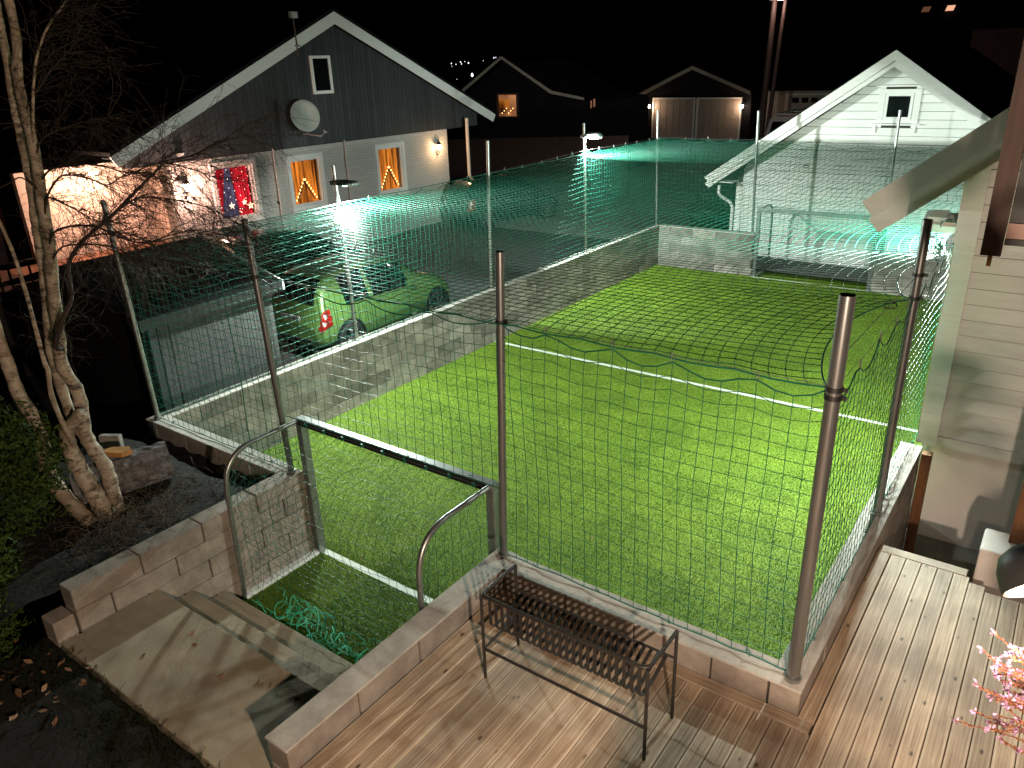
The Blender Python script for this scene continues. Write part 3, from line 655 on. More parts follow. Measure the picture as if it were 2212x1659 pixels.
a = MB(); Mx = Matrix.Rotation(R(20.5), 4, 'X')
def tb(bx, nm, mk, bev=.006):
    q = MB(); q.box(*bx); q.v = [tuple(Mx @ Vector(v_)+Vector((3.88, 4.80, 3.17))) for v_ in q.v]; return q.build(nm, mk, fl, bevel=bev)
tb((-.17, .17, -.13, .13, .0, .05), 'housing', 'white'); tb((-.12, .05, -.08, .08, .05, .10), 'driver_box', 'white'); tb((-.14, .14, -.10, .10, -.004, -.001), 'led_panel', 'led', 0)
tb((-.17, .17, -.135, -.13, -.04, .05), 'assumed_visor', 'white', 0)  # assumed lip, added so its shade cuts the light off across the deck
a = MB(); a.box(3.90, 4.08, 4.60, 4.62, 3.17, 3.21); a.build('bracket', 'pink', fl)
a = MB(); pts = [(3.9+.15*(1-math.cos(R(t_)))/2*2.2*.5, 4.6-.1*math.sin(R(t_)), 3.16+.10*math.sin(R(t_))) for t_ in range(0, 181, 20)]; a.tube(pts, .007, 6); smooth_by(a.build('cable', 'black', fl))

def spot(name, loc, tgt, watts, ang, color=(1, 1, 1), size=.06, blend=.6):
    l = bpy.data.lights.new(name, 'SPOT'); l.energy = watts; l.spot_size = R(ang); l.spot_blend = blend; l.color = color; l.shadow_soft_size = size
    o = bpy.data.objects.new(name, l); COL.objects.link(o); o.location = loc
    o.rotation_euler = (Vector(tgt)-Vector(loc)).to_track_quat('-Z', 'Y').to_euler(); return o
def point(name, loc, watts, color, size=.05):
    l = bpy.data.lights.new(name, 'POINT'); l.energy = watts; l.color = color; l.shadow_soft_size = size
    o = bpy.data.objects.new(name, l); COL.objects.link(o); o.location = loc; return o
CW = (.86, 1, .90)
spot('lamp_light', (-3.40, 3.28, 3.30), (-.9, 3.3, 0), 1400, 176, CW, .06, .3)
spot('lamp_light', (-3.36, 9.98, 3.33), (-4.2, 14, 0), 1500, 178, CW, .06, .15)
point('lamp_light', tuple(Mx @ Vector((0, 0, -.04))+Vector((3.88, 4.80, 3.17))), 1900, CW, .05)
# assumed, unseen wall lamp of the camera's own house, under the balcony the picture is taken from
wl_ = thing('assumed_wall_lamp', (5.55, -3.95, 3.3), 'assumed warm lamp out of view under the balcony from which the deck is seen', 'lamp')
a = MB(); a.box(5.5, 5.6, -4.15, -4.1, 3.25, 3.45); a.build('back_plate', 'black', wl_)
a = MB(); a.lathe((5.55, -4.02, 3.36), [(.001, .03), (.07, .02), (.075, -.03)], 20); smooth_by(a.build('shade', 'black', wl_))
a = MB(); a.lathe((5.55, -4.02, 3.32), [(.001, -.03), (.03, -.02), (.035, .0), (.02, .03)], 16); a.build('bulb', 'bulb', wl_)
point('assumed_wall_lamp_light', (5.52, -3.92, 3.30), 900, (1, .76, .56), .05)

# ------------------------------------------------------------------ right house (grey white siding), gable towards the deck
def siding(root, x0, x1, zlo, zhi, y, pitch_, roofz, mk='white', hole=None, face=-1):
    z = zlo
    while z < zhi:
        z2 = z+pitch_-.011
        # clip the board under the rake: roofz(x) gives the limit height
        xs = np.linspace(x0, x1, 400); ok = np.array([roofz(t) > z+.01 for t in xs])
        if ok.any():
            xa, xb = xs[ok][0], xs[ok][-1]
            okt = np.array([roofz(t) > z2 for t in xs]); xta, xtb = (xs[okt][0], xs[okt][-1]) if okt.any() else ((xa+xb)/2-.01, (xa+xb)/2+.01)
            segs = [(xa, xb, xta, xtb)]
            if hole and z2 > hole[2] and z < hole[3]: segs = [(xa, hole[0], xta, hole[0]), (hole[1], xb, hole[1], xtb)]
            for (a0, b0, a1, b1) in segs:
                if b0-a0 < .03: continue
                q = MB(); t1, t2 = .03, .008
                q.add([(a0, y+face*t1, z), (b0, y+face*t1, z), (b1, y+face*t2, z2), (a1, y+face*t2, z2), (a0, y, z), (b0, y, z), (b1, y, z2), (a1, y, z2)],
                      [(0, 1, 2, 3), (5, 4, 7, 6), (4, 5, 1, 0), (3, 2, 6, 7), (4, 0, 3, 7), (1, 5, 6, 2)])
                q.build('siding_board', mk, root)
        z = z2+.011
rh = thing('house', (7.4, 8, -.3), 'pale siding house at the right edge with its gable facing the deck', 'house')
a = MB(); a.box(4.17, 11, 4.47, 4.6, -.34, .84); a.box(4.10, 4.17, 4.6, 12, -.34, 1.2); a.build('foundation', 'cream', rh)
RZ = lambda t: 3.46+.81*(min(t, 7.5)-3.26)-.33-max(0, t-7.5)*.81
a = MB(); a.prism([(4.10, .84), (11, .84), (11, 3.5), (7.5, 6.4), (4.10, 3.7)], 'y', 4.47, 4.6); a.box(4.10, 4.2, 4.6, 12, .84, 3.7); a.box(4.1, 11, 11.9, 12, .84, 3.7); a.build('wall', 'mortar', rh)
siding(rh, 4.25, 9.0, .96, 6.6, 4.47, .165, RZ)
a = MB(); a.box(4.08, 4.255, 4.415, 4.445, .84, 3.9); a.box(4.055, 4.08, 4.42, 4.6, .84, 3.9); a.build('corner_board', 'white', rh)
a = MB(); a.box(4.25, 9, 4.425, 4.447, .84, .955); a.build('base_board', 'white', rh)
dx, dz = 1/math.hypot(1, .81), .81/math.hypot(1, .81)
def rake(root, xs, zs, sl, Lr, y0, y1, wd, nm, mk, drop=0):
    """board under the roof edge, rising along +x with slope sl"""
    q = MB(); x_, z_ = xs, zs; ex = xs+Lr
    q.add([(x_, y0, z_-drop), (ex, y0, z_+sl*Lr-drop), (ex, y0, z_+sl*Lr-drop-wd*math.hypot(1, sl)), (x_+wd*sl*.8, y0, z_-drop-wd/math.hypot(1, sl)),
           (x_, y1, z_-drop), (ex, y1, z_+sl*Lr-drop), (ex, y1, z_+sl*Lr-drop-wd*math.hypot(1, sl)), (x_+wd*sl*.8, y1, z_-drop-wd/math.hypot(1, sl))],
          [(0, 1, 2, 3), (7, 6, 5, 4), (0, 4, 5, 1), (1, 5, 6, 2), (2, 6, 7, 3), (3, 7, 4, 0)])
    return q.build(nm, mk, root)
a = MB(); a.prism([(3.30, 3.40), (7.5, 6.80), (7.5, 6.90), (3.27, 3.46)], 'y', 3.98, 12.5); a.prism([(11.7, 3.40), (7.5, 6.80), (7.5, 6.90), (11.73, 3.46)], 'y', 3.98, 12.5); a.build('roof', 'roof', rh)
rake(rh, 3.26, 3.47, .81, 4.24, 3.92, 3.945, .19, 'rake_board', 'white')
rake(rh, 3.33, 3.34, .81, 4.17, 3.99, 4.015, .17, 'rake_board', 'white', drop=.04)
a = MB(); a.prism([(3.44, 3.36), (7.5, 6.64), (7.5, 6.66), (3.44, 3.38)], 'y', 4.03, 4.46); a.build('soffit', 'white', rh)

# wooden stub post, porch post and block by the step down
a = MB(); a.box(4.18, 4.275, 3.98, 4.08, -.32, .92); tag(a.build('timber_post', 'brown_wood', bevel=.004), 'short brown timber post at the end of the pitch wall by the foundation', 'post')
pp = thing('porch_post', (5.14, 2.57, 1), 'tall brown porch post standing on a white block at the right edge', 'post')
a = MB(); a.box(5.08, 5.2, 2.50, 2.62, 1.0, 3.6); a.build('timber', 'brown_wood', pp, bevel=.004)
a = MB(); a.box(5.2, 6.2, 2.54, 2.58, 1.0, 1.1); a.build('rail', 'brown_wood', pp)
for k in range(4):
    a = MB(); a.box(5.32+k*.2, 5.4+k*.2, 2.545, 2.575, 1.1, 1.9); a.build('baluster', 'brown_wood', pp)
a = MB(); a.box(4.9, 5.8, 2.27, 2.66, -.3, 1.0); tag(a.build('pedestal', 'cream', bevel=.02), 'white painted masonry block beside the step down from the deck', 'block')

# hanging balcony end, upper right
bl = thing('balcony', (5.2, 1.52, 3.6), 'end of an upper balcony with a brown corner board and black panel', 'balcony')
a = MB(); a.box(4.54, 4.655, 1.49, 1.53, 3.58, 5.6); a.build('corner_board', 'dark_wood', bl, bevel=.003)
a = MB(); a.box(4.66, 6.5, 1.51, 1.53, 3.80, 5.6); a.build('dark_panel', 'black', bl)
a = MB(); a.box(4.66, 6.5, 1.495, 1.535, 3.70, 3.795); a.build('rail', 'pink', bl)
a = MB(); a.box(4.66, 6.5, 1.50, 1.54, 3.655, 3.695); a.build('gutter', 'black', bl)
a = MB(); a.box(4.585, 4.61, 1.50, 1.53, 3.51, 3.58); a.build('drip_peg', 'cutwood', bl)

# shaded lamp near the right edge
LP = Vector((5.112, -1.93, 3.425)); AXL = Vector((.55, -.60, -.60)).normalized()
ls = thing('shaded_lamp', LP, 'black dome lamp with a glowing mouth at the right edge', 'lamp')
a = MB(); a.lathe(LP, [(.001, -.081), (.04, -.079), (.073, -.061), (.093, -.024), (.101, .016), (.104, .04), (.100, .04), (.092, -.016), (.065, -.054), (.001, -.067)], 28, AXL); smooth_by(a.build('shade', 'black', ls), 60)
a = MB(); a.lathe(LP, [(.001, .02), (.096, .03)], 28, AXL); a.build('diffuser', 'shade_in', ls)
a = MB(); a.tube([LP-AXL*.07, LP-AXL*.07+Vector((.1, .03, .08)), LP+Vector((.6, .2, .2))], .012, 8); smooth_by(a.build('arm', 'black', ls))
spot('shade_light', LP+AXL*.06, LP+Vector((-.10, 1.0, -.50)), 330, 110, (1, .74, .55), .04, .9)

# ------------------------------------------------------------------ heather in the right foreground
hp = thing('heather', (5.28, -1.72, 2.55), 'heather with red sprigs and pink flowers in the lower right corner', 'plant')
sg = []; fv = []; 
def sprig(p0, d, L_):
    pts = [Vector(p0)]; d = Vector(d).normalized()
    for t in range(7):
        d = (d+Vector((random.uniform(-.16, .16), random.uniform(-.16, .16), random.uniform(-.12, .16)))).normalized(); pts.append(pts[-1]+d*L_/7)
    return pts
stems = MB(); sp_ = []
for k in range(44):
    b0 = Vector((5.285+random.uniform(-.04, .1), -1.66+random.uniform(-.11, .11), 2.93-k*.0078+random.uniform(-.06, .06)))
    pts = sprig(b0, (-1, random.uniform(-.5, .6), random.uniform(-.35, .45)), random.uniform(.12, .27)); sp_.append(pts); stems.tube(pts, [.0016]*8, 4)
stems.build('stem', 'heather_stem', hp)
Vn = []; Fn = []; FLW = []
def petal(Vl, Fl, c, d, L_, w_):
    d = Vector(d).normalized(); s_ = d.orthogonal().normalized(); k = len(Vl)
    s_ = (Matrix.Rotation(random.uniform(0, 6.28), 3, d) @ s_); c = Vector(c)
    Vl += [c, c+d*L_*.5+s_*w_, c+d*L_, c+d*L_*.5-s_*w_]; Fl.append((k, k+1, k+2, k+3))
for pts in sp_:
    for i in range(1, 8):
        for j in range(16):
            p_ = pts[i-1].lerp(pts[i], random.random()); dd = (pts[i]-pts[i-1]).normalized()+Vector([random.uniform(-1, 1) for _ in range(3)])*.9
            petal(Vn, Fn, p_, dd, random.uniform(.009, .017), .0024)
    for cl in (pts[-1], pts[random.choice([3, 4, 5])]):
        Vf = []; Ff = []; FLW.append((Vf, Ff))
        for j in range(random.choice([7, 12])):
            dd = Vector([random.uniform(-1, 1) for _ in range(3)])+(pts[-1]-pts[-2]).normalized()*.7
            petal(Vf, Ff, cl+Vector([random.uniform(-.006, .006) for _ in range(3)]), dd, random.uniform(.012, .020), .0046)
a = MB(); a.add(Vn, Fn); tag(a.build('leaves', 'heather_stem', hp), kind='stuff')
for Vl, Fl in FLW: a = MB(); a.add(Vl, Fl); a.build('flower', 'heather_flower', hp)
a = MB(); a.lathe((5.42, -1.72, 2.35), [(.001, 0), (.07, 0), (.09, .2), (.085, .2), (.07, .16), (.001, .16)], 24); smooth_by(a.build('pot', 'dark_wood', hp))

# ------------------------------------------------------------------ far white gable house
wh = thing('house', (1.3, 19, 0), 'white gable house behind the far goal with a small attic window', 'house')
RX, RZt, SL = 1.27, 4.86, .69
roofl = lambda t: RZt-SL*abs(t-RX)-.30
a = MB(); a.prism([(-2.06, -.3), (4.6, -.3), (4.6, 2.4), (RX, 4.6), (-2.06, 2.3)], 'y', 15.0, 15.12); a.box(-2.06, -1.96, 15.12, 25, -.3, 2.2); a.box(4.5, 4.6, 15.12, 25, -.3, 2.2); a.build('wall', 'mortar', wh)
siding(wh, -1.93, 4.45, .02, 4.6, 15.0, .172, roofl, hole=(1.08, 1.68, 3.42, 4.02))
a = MB(); a.box(-2.08, -1.93, 14.955, 14.985, -.3, 1.95); a.build('corner_board', 'white', wh)
for s_ in (-1, 1):
    a = MB(); ex = RX+s_*4.02; ez = RZt-SL*4.02
    a.prism([(RX, RZt+.03), (ex+s_*.03, ez+.02), (ex, ez-.03), (RX, RZt-.03)], 'y', 14.5, 25.4); a.build('roof', 'roof', wh)
    for k, (yy, dd, wd) in enumerate(((14.47, .0, .17), (14.52, .15, .14))):
        b_ = MB(); b_.prism([(RX, RZt-dd), (ex, ez-dd), (ex-s_*wd*.75, ez-dd-wd*.8), (RX, RZt-dd-wd*1.22)], 'y', yy, yy+.025); b_.build('rake_board', 'white', wh)
    b_ = MB(); b_.prism([(RX, RZt-.34), (RX, RZt-.32), (ex-s_*.1, ez-.04), (ex-s_*.1, ez-.06)], 'y', 14.56, 14.98); b_.build('soffit', 'white', wh)
    b_ = MB(); b_.prism([(ex-s_*.05, ez-.10), (ex-s_*.72, ez-.10), (ex-s_*.72, ez-.12), (ex-s_*.05, ez-.12)], 'y', 14.56, 25); b_.build('eave_board', 'white', wh)
wn = MB()
for (x0_, x1_, z0_, z1_) in ((.96, 1.09, 3.38, 4.08), (1.67, 1.80, 3.38, 4.08), (1.09, 1.67, 4.0, 4.08), (1.09, 1.67, 3.38, 3.45)): wn.box(x0_, x1_, 14.94, 14.975, z0_, z1_)
win = wn.build('window', 'white', wh)
a = MB()
for (x0_, x1_, z0_, z1_) in ((1.10, 1.16, 3.45, 4.0), (1.60, 1.66, 3.45, 4.0), (1.16, 1.60, 3.94, 4.0), (1.16, 1.60, 3.45, 3.51)): a.box(x0_, x1_, 14.93, 14.98, z0_, z1_)
a.build('frame', 'white', win); a = MB(); a.box(1.16, 1.60, 14.955, 14.965, 3.51, 3.94); a.build('pane', 'glass_dark', win)
a = MB(); a.box(.88, 1.88, 14.88, 14.975, 4.13, 4.16); a.build('drip_board', 'white', win); a = MB(); a.box(.88, 1.88, 14.89, 14.975, 3.34, 3.37); a.box(.92, .98, 14.94, 14.975, 3.18, 3.34); a.box(1.72, 1.78, 14.94, 14.975, 3.18, 3.34); a.build('sill', 'white', win)
a = MB(); a.tube([(-2.45, 14.75, 1.88), (-2.46, 14.75, 1.70), (-2.42, 14.8, 1.60), (-2.20, 14.9, 1.45), (-2.14, 14.93, 1.32), (-2.14, 14.93, -.1)], .04, 10); smooth_by(a.build('downpipe', 'white', wh), 50)
# hedge left of it
def leaf_cloud(name, label, cat, boxes, n, size, mk, base, par_stem=None, flat=1.0):
    root = thing(name, base, label, cat); Vl = np.zeros((n, 4, 3)); k = 0
    cs_ = []; tot = sum(b_[6] for b_ in boxes)
    for b_ in boxes:
        m_ = int(n*b_[6]/tot); c = np.array(b_[:3]); r_ = np.array(b_[3:6])
        d = RNG.normal(0, 1, (m_, 3)); d /= np.linalg.norm(d, axis=1, keepdims=True); rad = RNG.uniform(.25, 1, (m_, 1))**.4
        lump = 1+.22*np.sin(d[:, :1]*9+c[0]*3)*np.sin(d[:, 1:2]*7)+.12*np.sin(d[:, 2:]*17)
        cs_.append(c+d*rad*lump*r_)
    C_ = np.concatenate(cs_); n = len(C_); a_ = RNG.normal(0, 1, (n, 3)); a_ /= np.linalg.norm(a_, axis=1, keepdims=True)
    b_ = np.cross(a_, RNG.normal(0, 1, (n, 3))); b_ /= np.linalg.norm(b_, axis=1, keepdims=True); s_ = RNG.uniform(.6, 1.4, (n, 1))*size
    V = np.stack([C_-a_*s_, C_+b_*s_*.35, C_+a_*s_, C_-b_*s_*.35], 1).reshape(-1, 3)
    np_mesh('foliage', V, np.arange(n*4).reshape(-1, 4), mk, root, smooth=False)
    a = MB(); bx, by, bz = base
    hs2 = .25 if name == "heather" else 1
    for t in range(5): a.tube([(bx, by, bz), (bx+random.uniform(-.2, .2)*hs2, by+random.uniform(-.2, .2)*hs2, bz+.5*hs2), (bx+random.uniform(-.5, .5)*hs2, by+random.uniform(-.5, .5)*hs2, bz+1.1*hs2)], [.03*hs2, .02*hs2, .008*hs2], 5)
    a.build('stem', 'dark_bark', root); return root
leaf_cloud('hedge', 'dark green hedge left of the white gable house', 'hedge', [(-3.4, 19, .8, .8, 3.2, .95, 3), (-3.9, 22.5, .8, .9, 2.5, 1.1, 2)], 16000, .05, 'hedge', (-3.5, 19, .12))

# ------------------------------------------------------------------ big left house
lh = thing('house', (-14, 10.8, .1), 'large house with charcoal gable, painted brick ground floor and lit windows', 'house')
XH = -12.0; EL, ER, PK, ZE, ZP = 4.25, 17.55, 10.85, 3.28, 6.20
rz = lambda y: ZP-(ZP-ZE)*(PK-y)/(PK-EL) if y < PK else ZP-(ZP-ZE)*(y-PK)/(ER-PK)
a = MB()
ww = [(6.86, 7.95, 1.50, 2.78), (9.12, 10.12, 1.50, 2.70), (12.33, 13.35, 1.42, 2.70)]
ys = [5.75]+[v_ for w_ in ww for v_ in (w_[0], w_[1])]+[15.5]
for i in range(len(ys)-1):
    if i % 2 == 0: a.box(XH-.2, XH, ys[i], ys[i+1], -.2, 3.12)
    else:
        w_ = ww[i//2]; a.box(XH-.2, XH, ys[i], ys[i+1], -.2, w_[2]); a.box(XH-.2, XH, ys[i], ys[i+1], w_[3], 3.12)
a.box(XH-9, XH-.2, 15.3, 15.5, -.2, 3.12); a.build('brick_wall', 'brick_grey', lh)
a = MB(); a.box(XH-.7, XH-.55, 2.7, 5.75, -.2, 3.12); a.box(XH-.55, XH-.2, 5.6, 5.75, -.2, 3.12); a.build('porch_wall', 'salmon', lh)
# charcoal boards of the gable
y = 4.75
while y < 17.0:
    y2 = y+.14; h0 = rz(y)-.12; h1 = rz(y2)-.12
    if min(h0, h1) > 3.05:
        q = MB(); e = .004; q.add([(XH+.02, y+e, 3.0), (XH+.02, y2-e, 3.0), (XH+.02, y2-e, h1), (XH+.02, y+e, h0), (XH-.02, y+e, 3.0), (XH-.02, y2-e, 3.0), (XH-.02, y2-e, h1), (XH-.02, y+e, h0)],
              [(0, 1, 2, 3), (7, 6, 5, 4), (0, 4, 5, 1), (1, 5, 6, 2), (2, 6, 7, 3), (3, 7, 4, 0)]); q.build('cladding_board', 'charcoal', lh)
    y = y2
a = MB(); a.prism([(4.7, 3.0), (17.0, 3.0), (17.0, rz(17)-.12), (PK, ZP-.13), (4.7, rz(4.7)-.12)], 'x', XH-.1, XH-.022); a.build('gable_backing', 'black', lh)
for (y0_, z0_, y1_, z1_) in ((EL, ZE, PK, ZP), (ER, ZE, PK, ZP)):
    a = MB(); a.prism([(y0_, z0_+.04), (y1_, z1_+.04), (y1_, z1_+.14), (y0_, z0_+.12)], 'x', XH-10, XH+.42); a.build('roof', 'roof', lh)
    sg_ = 1 if y0_ < PK else -1
    a = MB(); a.prism([(y0_-sg_*.02, z0_+.03), (y1_, z1_+.05), (y1_, z1_-.24), (y0_+sg_*.12, z0_-.19)], 'x', XH+.40, XH+.43); a.build('rake_board', 'white', lh)
    a = MB(); a.prism([(y0_, z0_-.02), (y1_, z1_-.08), (y1_, z1_-.06), (y0_, z0_)], 'x', XH+.03, XH+.39); a.build('soffit', 'charcoal', lh)
def lh_window(i, cur, deco):
    y0_, y1_, z0_, z1_ = ww[i]; f = MB(); b_ = .11
    for q in ((y0_-b_, y0_, z0_-b_, z1_+b_), (y1_, y1_+b_, z0_-b_, z1_+b_), (y0_, y1_, z1_, z1_+b_), (y0_, y1_, z0_-b_, z0_)): f.box(XH, XH+.04, *q)
    win = f.build('window', 'white', lh)
    f = MB(); e = .05
    for q in ((y0_, y0_+e, z0_, z1_), (y1_-e, y1_, z0_, z1_), (y0_+e, y1_-e, z1_-e, z1_), (y0_+e, y1_-e, z0_, z0_+e)): f.box(XH-.06, XH-.01, *q)
    f.build('frame', 'white', win)
    f = MB(); f.box(XH, XH+.10, y0_-.13, y1_+.13, z0_-.15, z0_-.115); f.build('sill', 'white', win)
    # pleated curtain
    c = MB(); n = 60; w_ = y1_-y0_
    for half, mk in cur:
        c = MB(); a0, a1 = y0_+e+half[0]*(w_-2*e), y0_+e+half[1]*(w_-2*e); b0, b1 = y0_+e+half[2]*(w_-2*e), y0_+e+half[3]*(w_-2*e); n = 30
        vs = []
        for k in range(n+1):
            t_ = k/n; xx = XH-.16+.02*math.sin(k*1.25)
            vs += [(xx, b0+(b1-b0)*t_, z0_+.02), (xx, a0+(a1-a0)*t_, z1_-.02)]
        c.add(vs, [(2*k, 2*k+2, 2*k+3, 2*k+1) for k in range(n)]); c.build('curtain', mk, win)
    deco(win, y0_, y1_, z0_, z1_)
    return win
def star(a, cx, cy, cz, r_):
    vs = [(cx, cy, cz)]
    for k in range(10):
        rr = r_ if k % 2 == 0 else r_*.42; t_ = math.pi/2+k*math.pi/5; vs.append((cx-.0, cy+rr*math.cos(t_), cz+rr*math.sin(t_)))
    vs.append((cx+.02, cy, cz)); a.add(vs, [(11, 1+k, 1+(k+1) % 10) for k in range(10)]+[(0, 1+(k+1) % 10, 1+k) for k in range(10)])
def deco_stars(win, y0_, y1_, z0_, z1_):
    w_, h_ = y1_-y0_, z1_-z0_
    for cy_2, cz_2, r_ in ((.38, .24, .10), (.73, .27, .085), (.88, .19, .11)):
        a = MB(); star(a, XH-.10, y0_+w_*cy_2, z0_+h_*cz_2, r_); a.build('paper_star', 'star_arm', win)
    for k in range(30):
        col = k % 7; row = k//7; cy_2 = .12+col*.135; cz_2 = .92-row*.17-(.07 if col % 2 else 0)
        if cz_2 < .12: continue
        a = MB(); c_ = (XH-.12, y0_+w_*cy_2, z0_+h_*cz_2); a.lathe(c_, [(.001, -.011), (.010, 0), (.001, .011)], 6, (1, 0, 0)); a.build('fairy_light', 'spark', win)
    for k in range(14):
        a = MB(); c_ = (XH-.12, y0_+w_*(.13 if k % 2 else .62)+random.uniform(-.05, .05), z0_+h_*random.uniform(.06, .22)); a.lathe(c_, [(.001, -.011), (.010, 0), (.001, .011)], 6, (1, 0, 0)); a.build('fairy_light', 'spark', win)
def deco_arch(win, y0_, y1_, z0_, z1_):
    w_, h_ = y1_-y0_, z1_-z0_; c0, cz_2 = y0_+w_*.5, z0_+.10
    a = MB()
    for s_ in (-1, 1): a.beam((XH-.11, c0+s_*w_*.30, cz_2), (XH-.11, c0, cz_2+h_*.42), .02, .03)
    a.build('candle_arch', 'dark_wood', win)
    for k in range(7):
        for s_ in (-1, 1):
            t_ = k/6.5; a = MB(); c_ = (XH-.09, c0+s_*w_*.34*(1-t_), cz_2+.04+h_*.46*t_); a.lathe(c_, [(.001, -.03), (.014, -.01), (.016, .01), (.001, .035)], 6, (0, 0, 1)); a.build('candle_bulb', 'candle', win)
lh_window(0, [((0, .36, 0, .10), 'curtain_red'), ((.36, .50, .10, .60), 'curtain_blue'), ((.50, 1, .60, 1), 'curtain_red')], deco_stars)
lh_window(1, [((0, .5, 0, .5), 'curtain_orange'), ((.5, 1, .5, 1), 'curtain_orange')], deco_arch)
lh_window(2, [((0, .5, 0, .5), 'curtain_orange'), ((.5, 1, .5, 1), 'curtain_orange')], deco_arch)
f = MB(); 
for q in ((10.19, 10.27, 4.28, 5.22), (10.80, 10.88, 4.28, 5.22), (10.27, 10.80, 5.15, 5.22), (10.27, 10.80, 4.28, 4.36)): f.box(XH+.02, XH+.06, *q)
wa = f.build('window', 'white', lh); f = MB(); f.box(XH+.025, XH+.035, 10.27, 10.80, 4.36, 5.15); f.build('pane', 'glass_dark', wa)
a = MB(); a.tube([(XH+.06, 11.05, 3.05), (XH+.06, 11.05, -.1)], .025, 6); a.build('downpipe', 'brick_grey', lh)
a = MB(); a.tube([(XH+.06, 8.62, 3.05), (XH+.06, 8.62, -.1)], .02, 6); a.build('downpipe', 'brick_grey', lh)
a = MB(); a.box(XH+.02, XH+.10, 5.98, 6.12, 3.08, 3.2); a.build('junction_box', 'white', lh)
a = MB(); a.tube([(-11.6, 16.05, .1), (-11.6, 16.05, 3.3)], .055, 12); tag(smooth_by(a.build('porch_pillar', 'salmon')), 'round salmon lit pillar at the right end of the charcoal gable', 'pillar')
# satellite dish
ds = thing('satellite_dish', (-11.98, 9.6, 3.6), 'round satellite dish mounted on the charcoal gable', 'satellite dish')
a = MB(); ax_ = Vector((.95, -.25, .22)); a.lathe((-11.62, 9.5, 3.78), [(.001, 0), (.1, .005), (.21, .022), (.31, .046), (.39, .072), (.398, .068), (.39, .064), (.21, .010), (.001, -.02)], 36, ax_); smooth_by(a.build('reflector', 'dish', ds), 60)
a = MB(); a.beam((-11.98, 9.6, 3.45), (-11.65, 9.52, 3.7), .04, .04); a.build('mount', 'steel', ds)
a = MB(); a.tube([(-11.6, 9.5, 3.36), (-11.2, 9.62, 3.28), (-11.12, 9.7, 3.4)], .014, 6); a.tube([(-11.6, 9.35, 3.36), (-11.15, 9.6, 3.30)], .008, 6); a.build('feed_arm', 'steel', ds)
a = MB(); a.lathe((-11.12, 9.7, 3.4), [(.001, -.05), (.03, -.04), (.03, .05), (.001, .06)], 10, (-.8, 0, .4)); a.build('receiver', 'dish', ds)
an = thing('antenna_mast', (-11.6, 9.5, 5.4), 'small antenna mast clamped to the left roof edge', 'antenna')
a = MB(); a.tube([(-11.55, 9.50, 5.2), (-11.55, 9.48, 6.12)], .018, 8); a.build('mast', 'dark_wood', an)
a = MB(); a.box(-11.60, -11.48, 9.40, 9.58, 6.06, 6.2); a.build('antenna_head', 'dish', an); a = MB(); a.box(-11.6, -11.5, 9.44, 9.56, 5.42, 5.46); a.build('clamp', 'steel', an)
# lanterns
def lantern(loc, label, w_, colr, mk='bulb', ext=(.12, 0, 0), grp='wall lanterns on the houses'):
    x_, y_, z_ = loc; root = thing('wall_lantern', loc, label, 'lamp', grp)
    ex, ey = ext[0], ext[1]; c = Vector((x_+ex, y_+ey, z_))
    a = MB(); a.tube([(x_, y_, z_-.25), (x_+ex*.9, y_+ey*.9, z_-.2), tuple(c+Vector((0, 0, -.1)))], .012, 6); a.lathe(c, [(.001, -.12), (.05, -.1), (.055, -.09)], 8); a.build('bracket', 'black', root)
    a = MB(); a.lathe(c, [(.045, -.09), (.075, .07), (.001, .08)], 8); a.build('glass', mk, root)
    a = MB(); a.lathe(c, [(.1, .075), (.06, .12), (.015, .16), (.01, .21), (.001, .21)], 8); a.build('cap', 'black', root)
    point('lantern_light', c+Vector((ex*1.2, ey*1.2, -.02)), w_, colr, .06); return root
lantern((XH+.0, 14.95, 2.50), 'lantern glowing beside the right end of the painted brick wall', 26, (1, .6, .3))
lantern((XH+.0, 6.02, 2.45), 'glaring lantern left of the red star window', 170, (1, .55, .42), 'bulb_white')
point('assumed_porch_light', (XH+.05, 4.0, 2.9), 200, (1, .60, .42), .1)  # light source assumed from the glow on the salmon wall
pl = thing('assumed_ceiling_lamp', (XH+.05, 4.0, 3.0), 'assumed bright porch lamp under the eave behind the birch', 'lamp'); a = MB(); a.lathe((XH+.05, 4.0, 3.0), [(.001, -.06), (.08, -.04), (.1, .03), (.001, .04)], 14); a.build('globe', 'bulb_white', pl)
# terrace and its railing
a = MB(); a.box(-12.5, -9.0, -6, 1.35, 1.60, 1.65); a.box(-12.5, -9.0, 1.37, 5.4, 1.2, 1.28); tag(a.build('terrace', 'terrace'), kind='structure')
a = MB(); a.box(-12.4, -9.1, -6, 1.34, .1, 1.59); a.box(-12.4, -9.1, 1.38, 5.38, .1, 1.19); tag(a.build('terrace_wall', 'mortar'), kind='structure')
rl = thing('railing', (-9, 1.2, .9), 'dark garden railing in front of the orange lit terrace', 'fence')
a = MB(); a.box(-9.1, -9.04, -3, 1.3, 2.03, 2.08); a.box(-9.1, -9.04, -3, 1.3, 1.72, 1.75); a.build('rail', 'dark_wood', rl)
for k in range(27): a = MB(); a.box(-9.08, -9.05, -3+k*.16, -2.97+k*.16, 1.65, 2.03); a.build('baluster', 'dark_wood', rl)
a = MB(); a.box(-13.9, -13.6, -5, 2.7, -.2, 3.2); tag(a.build('garden_wall', 'darkred'), 'dark red wall behind the terrace at the left edge', 'wall')

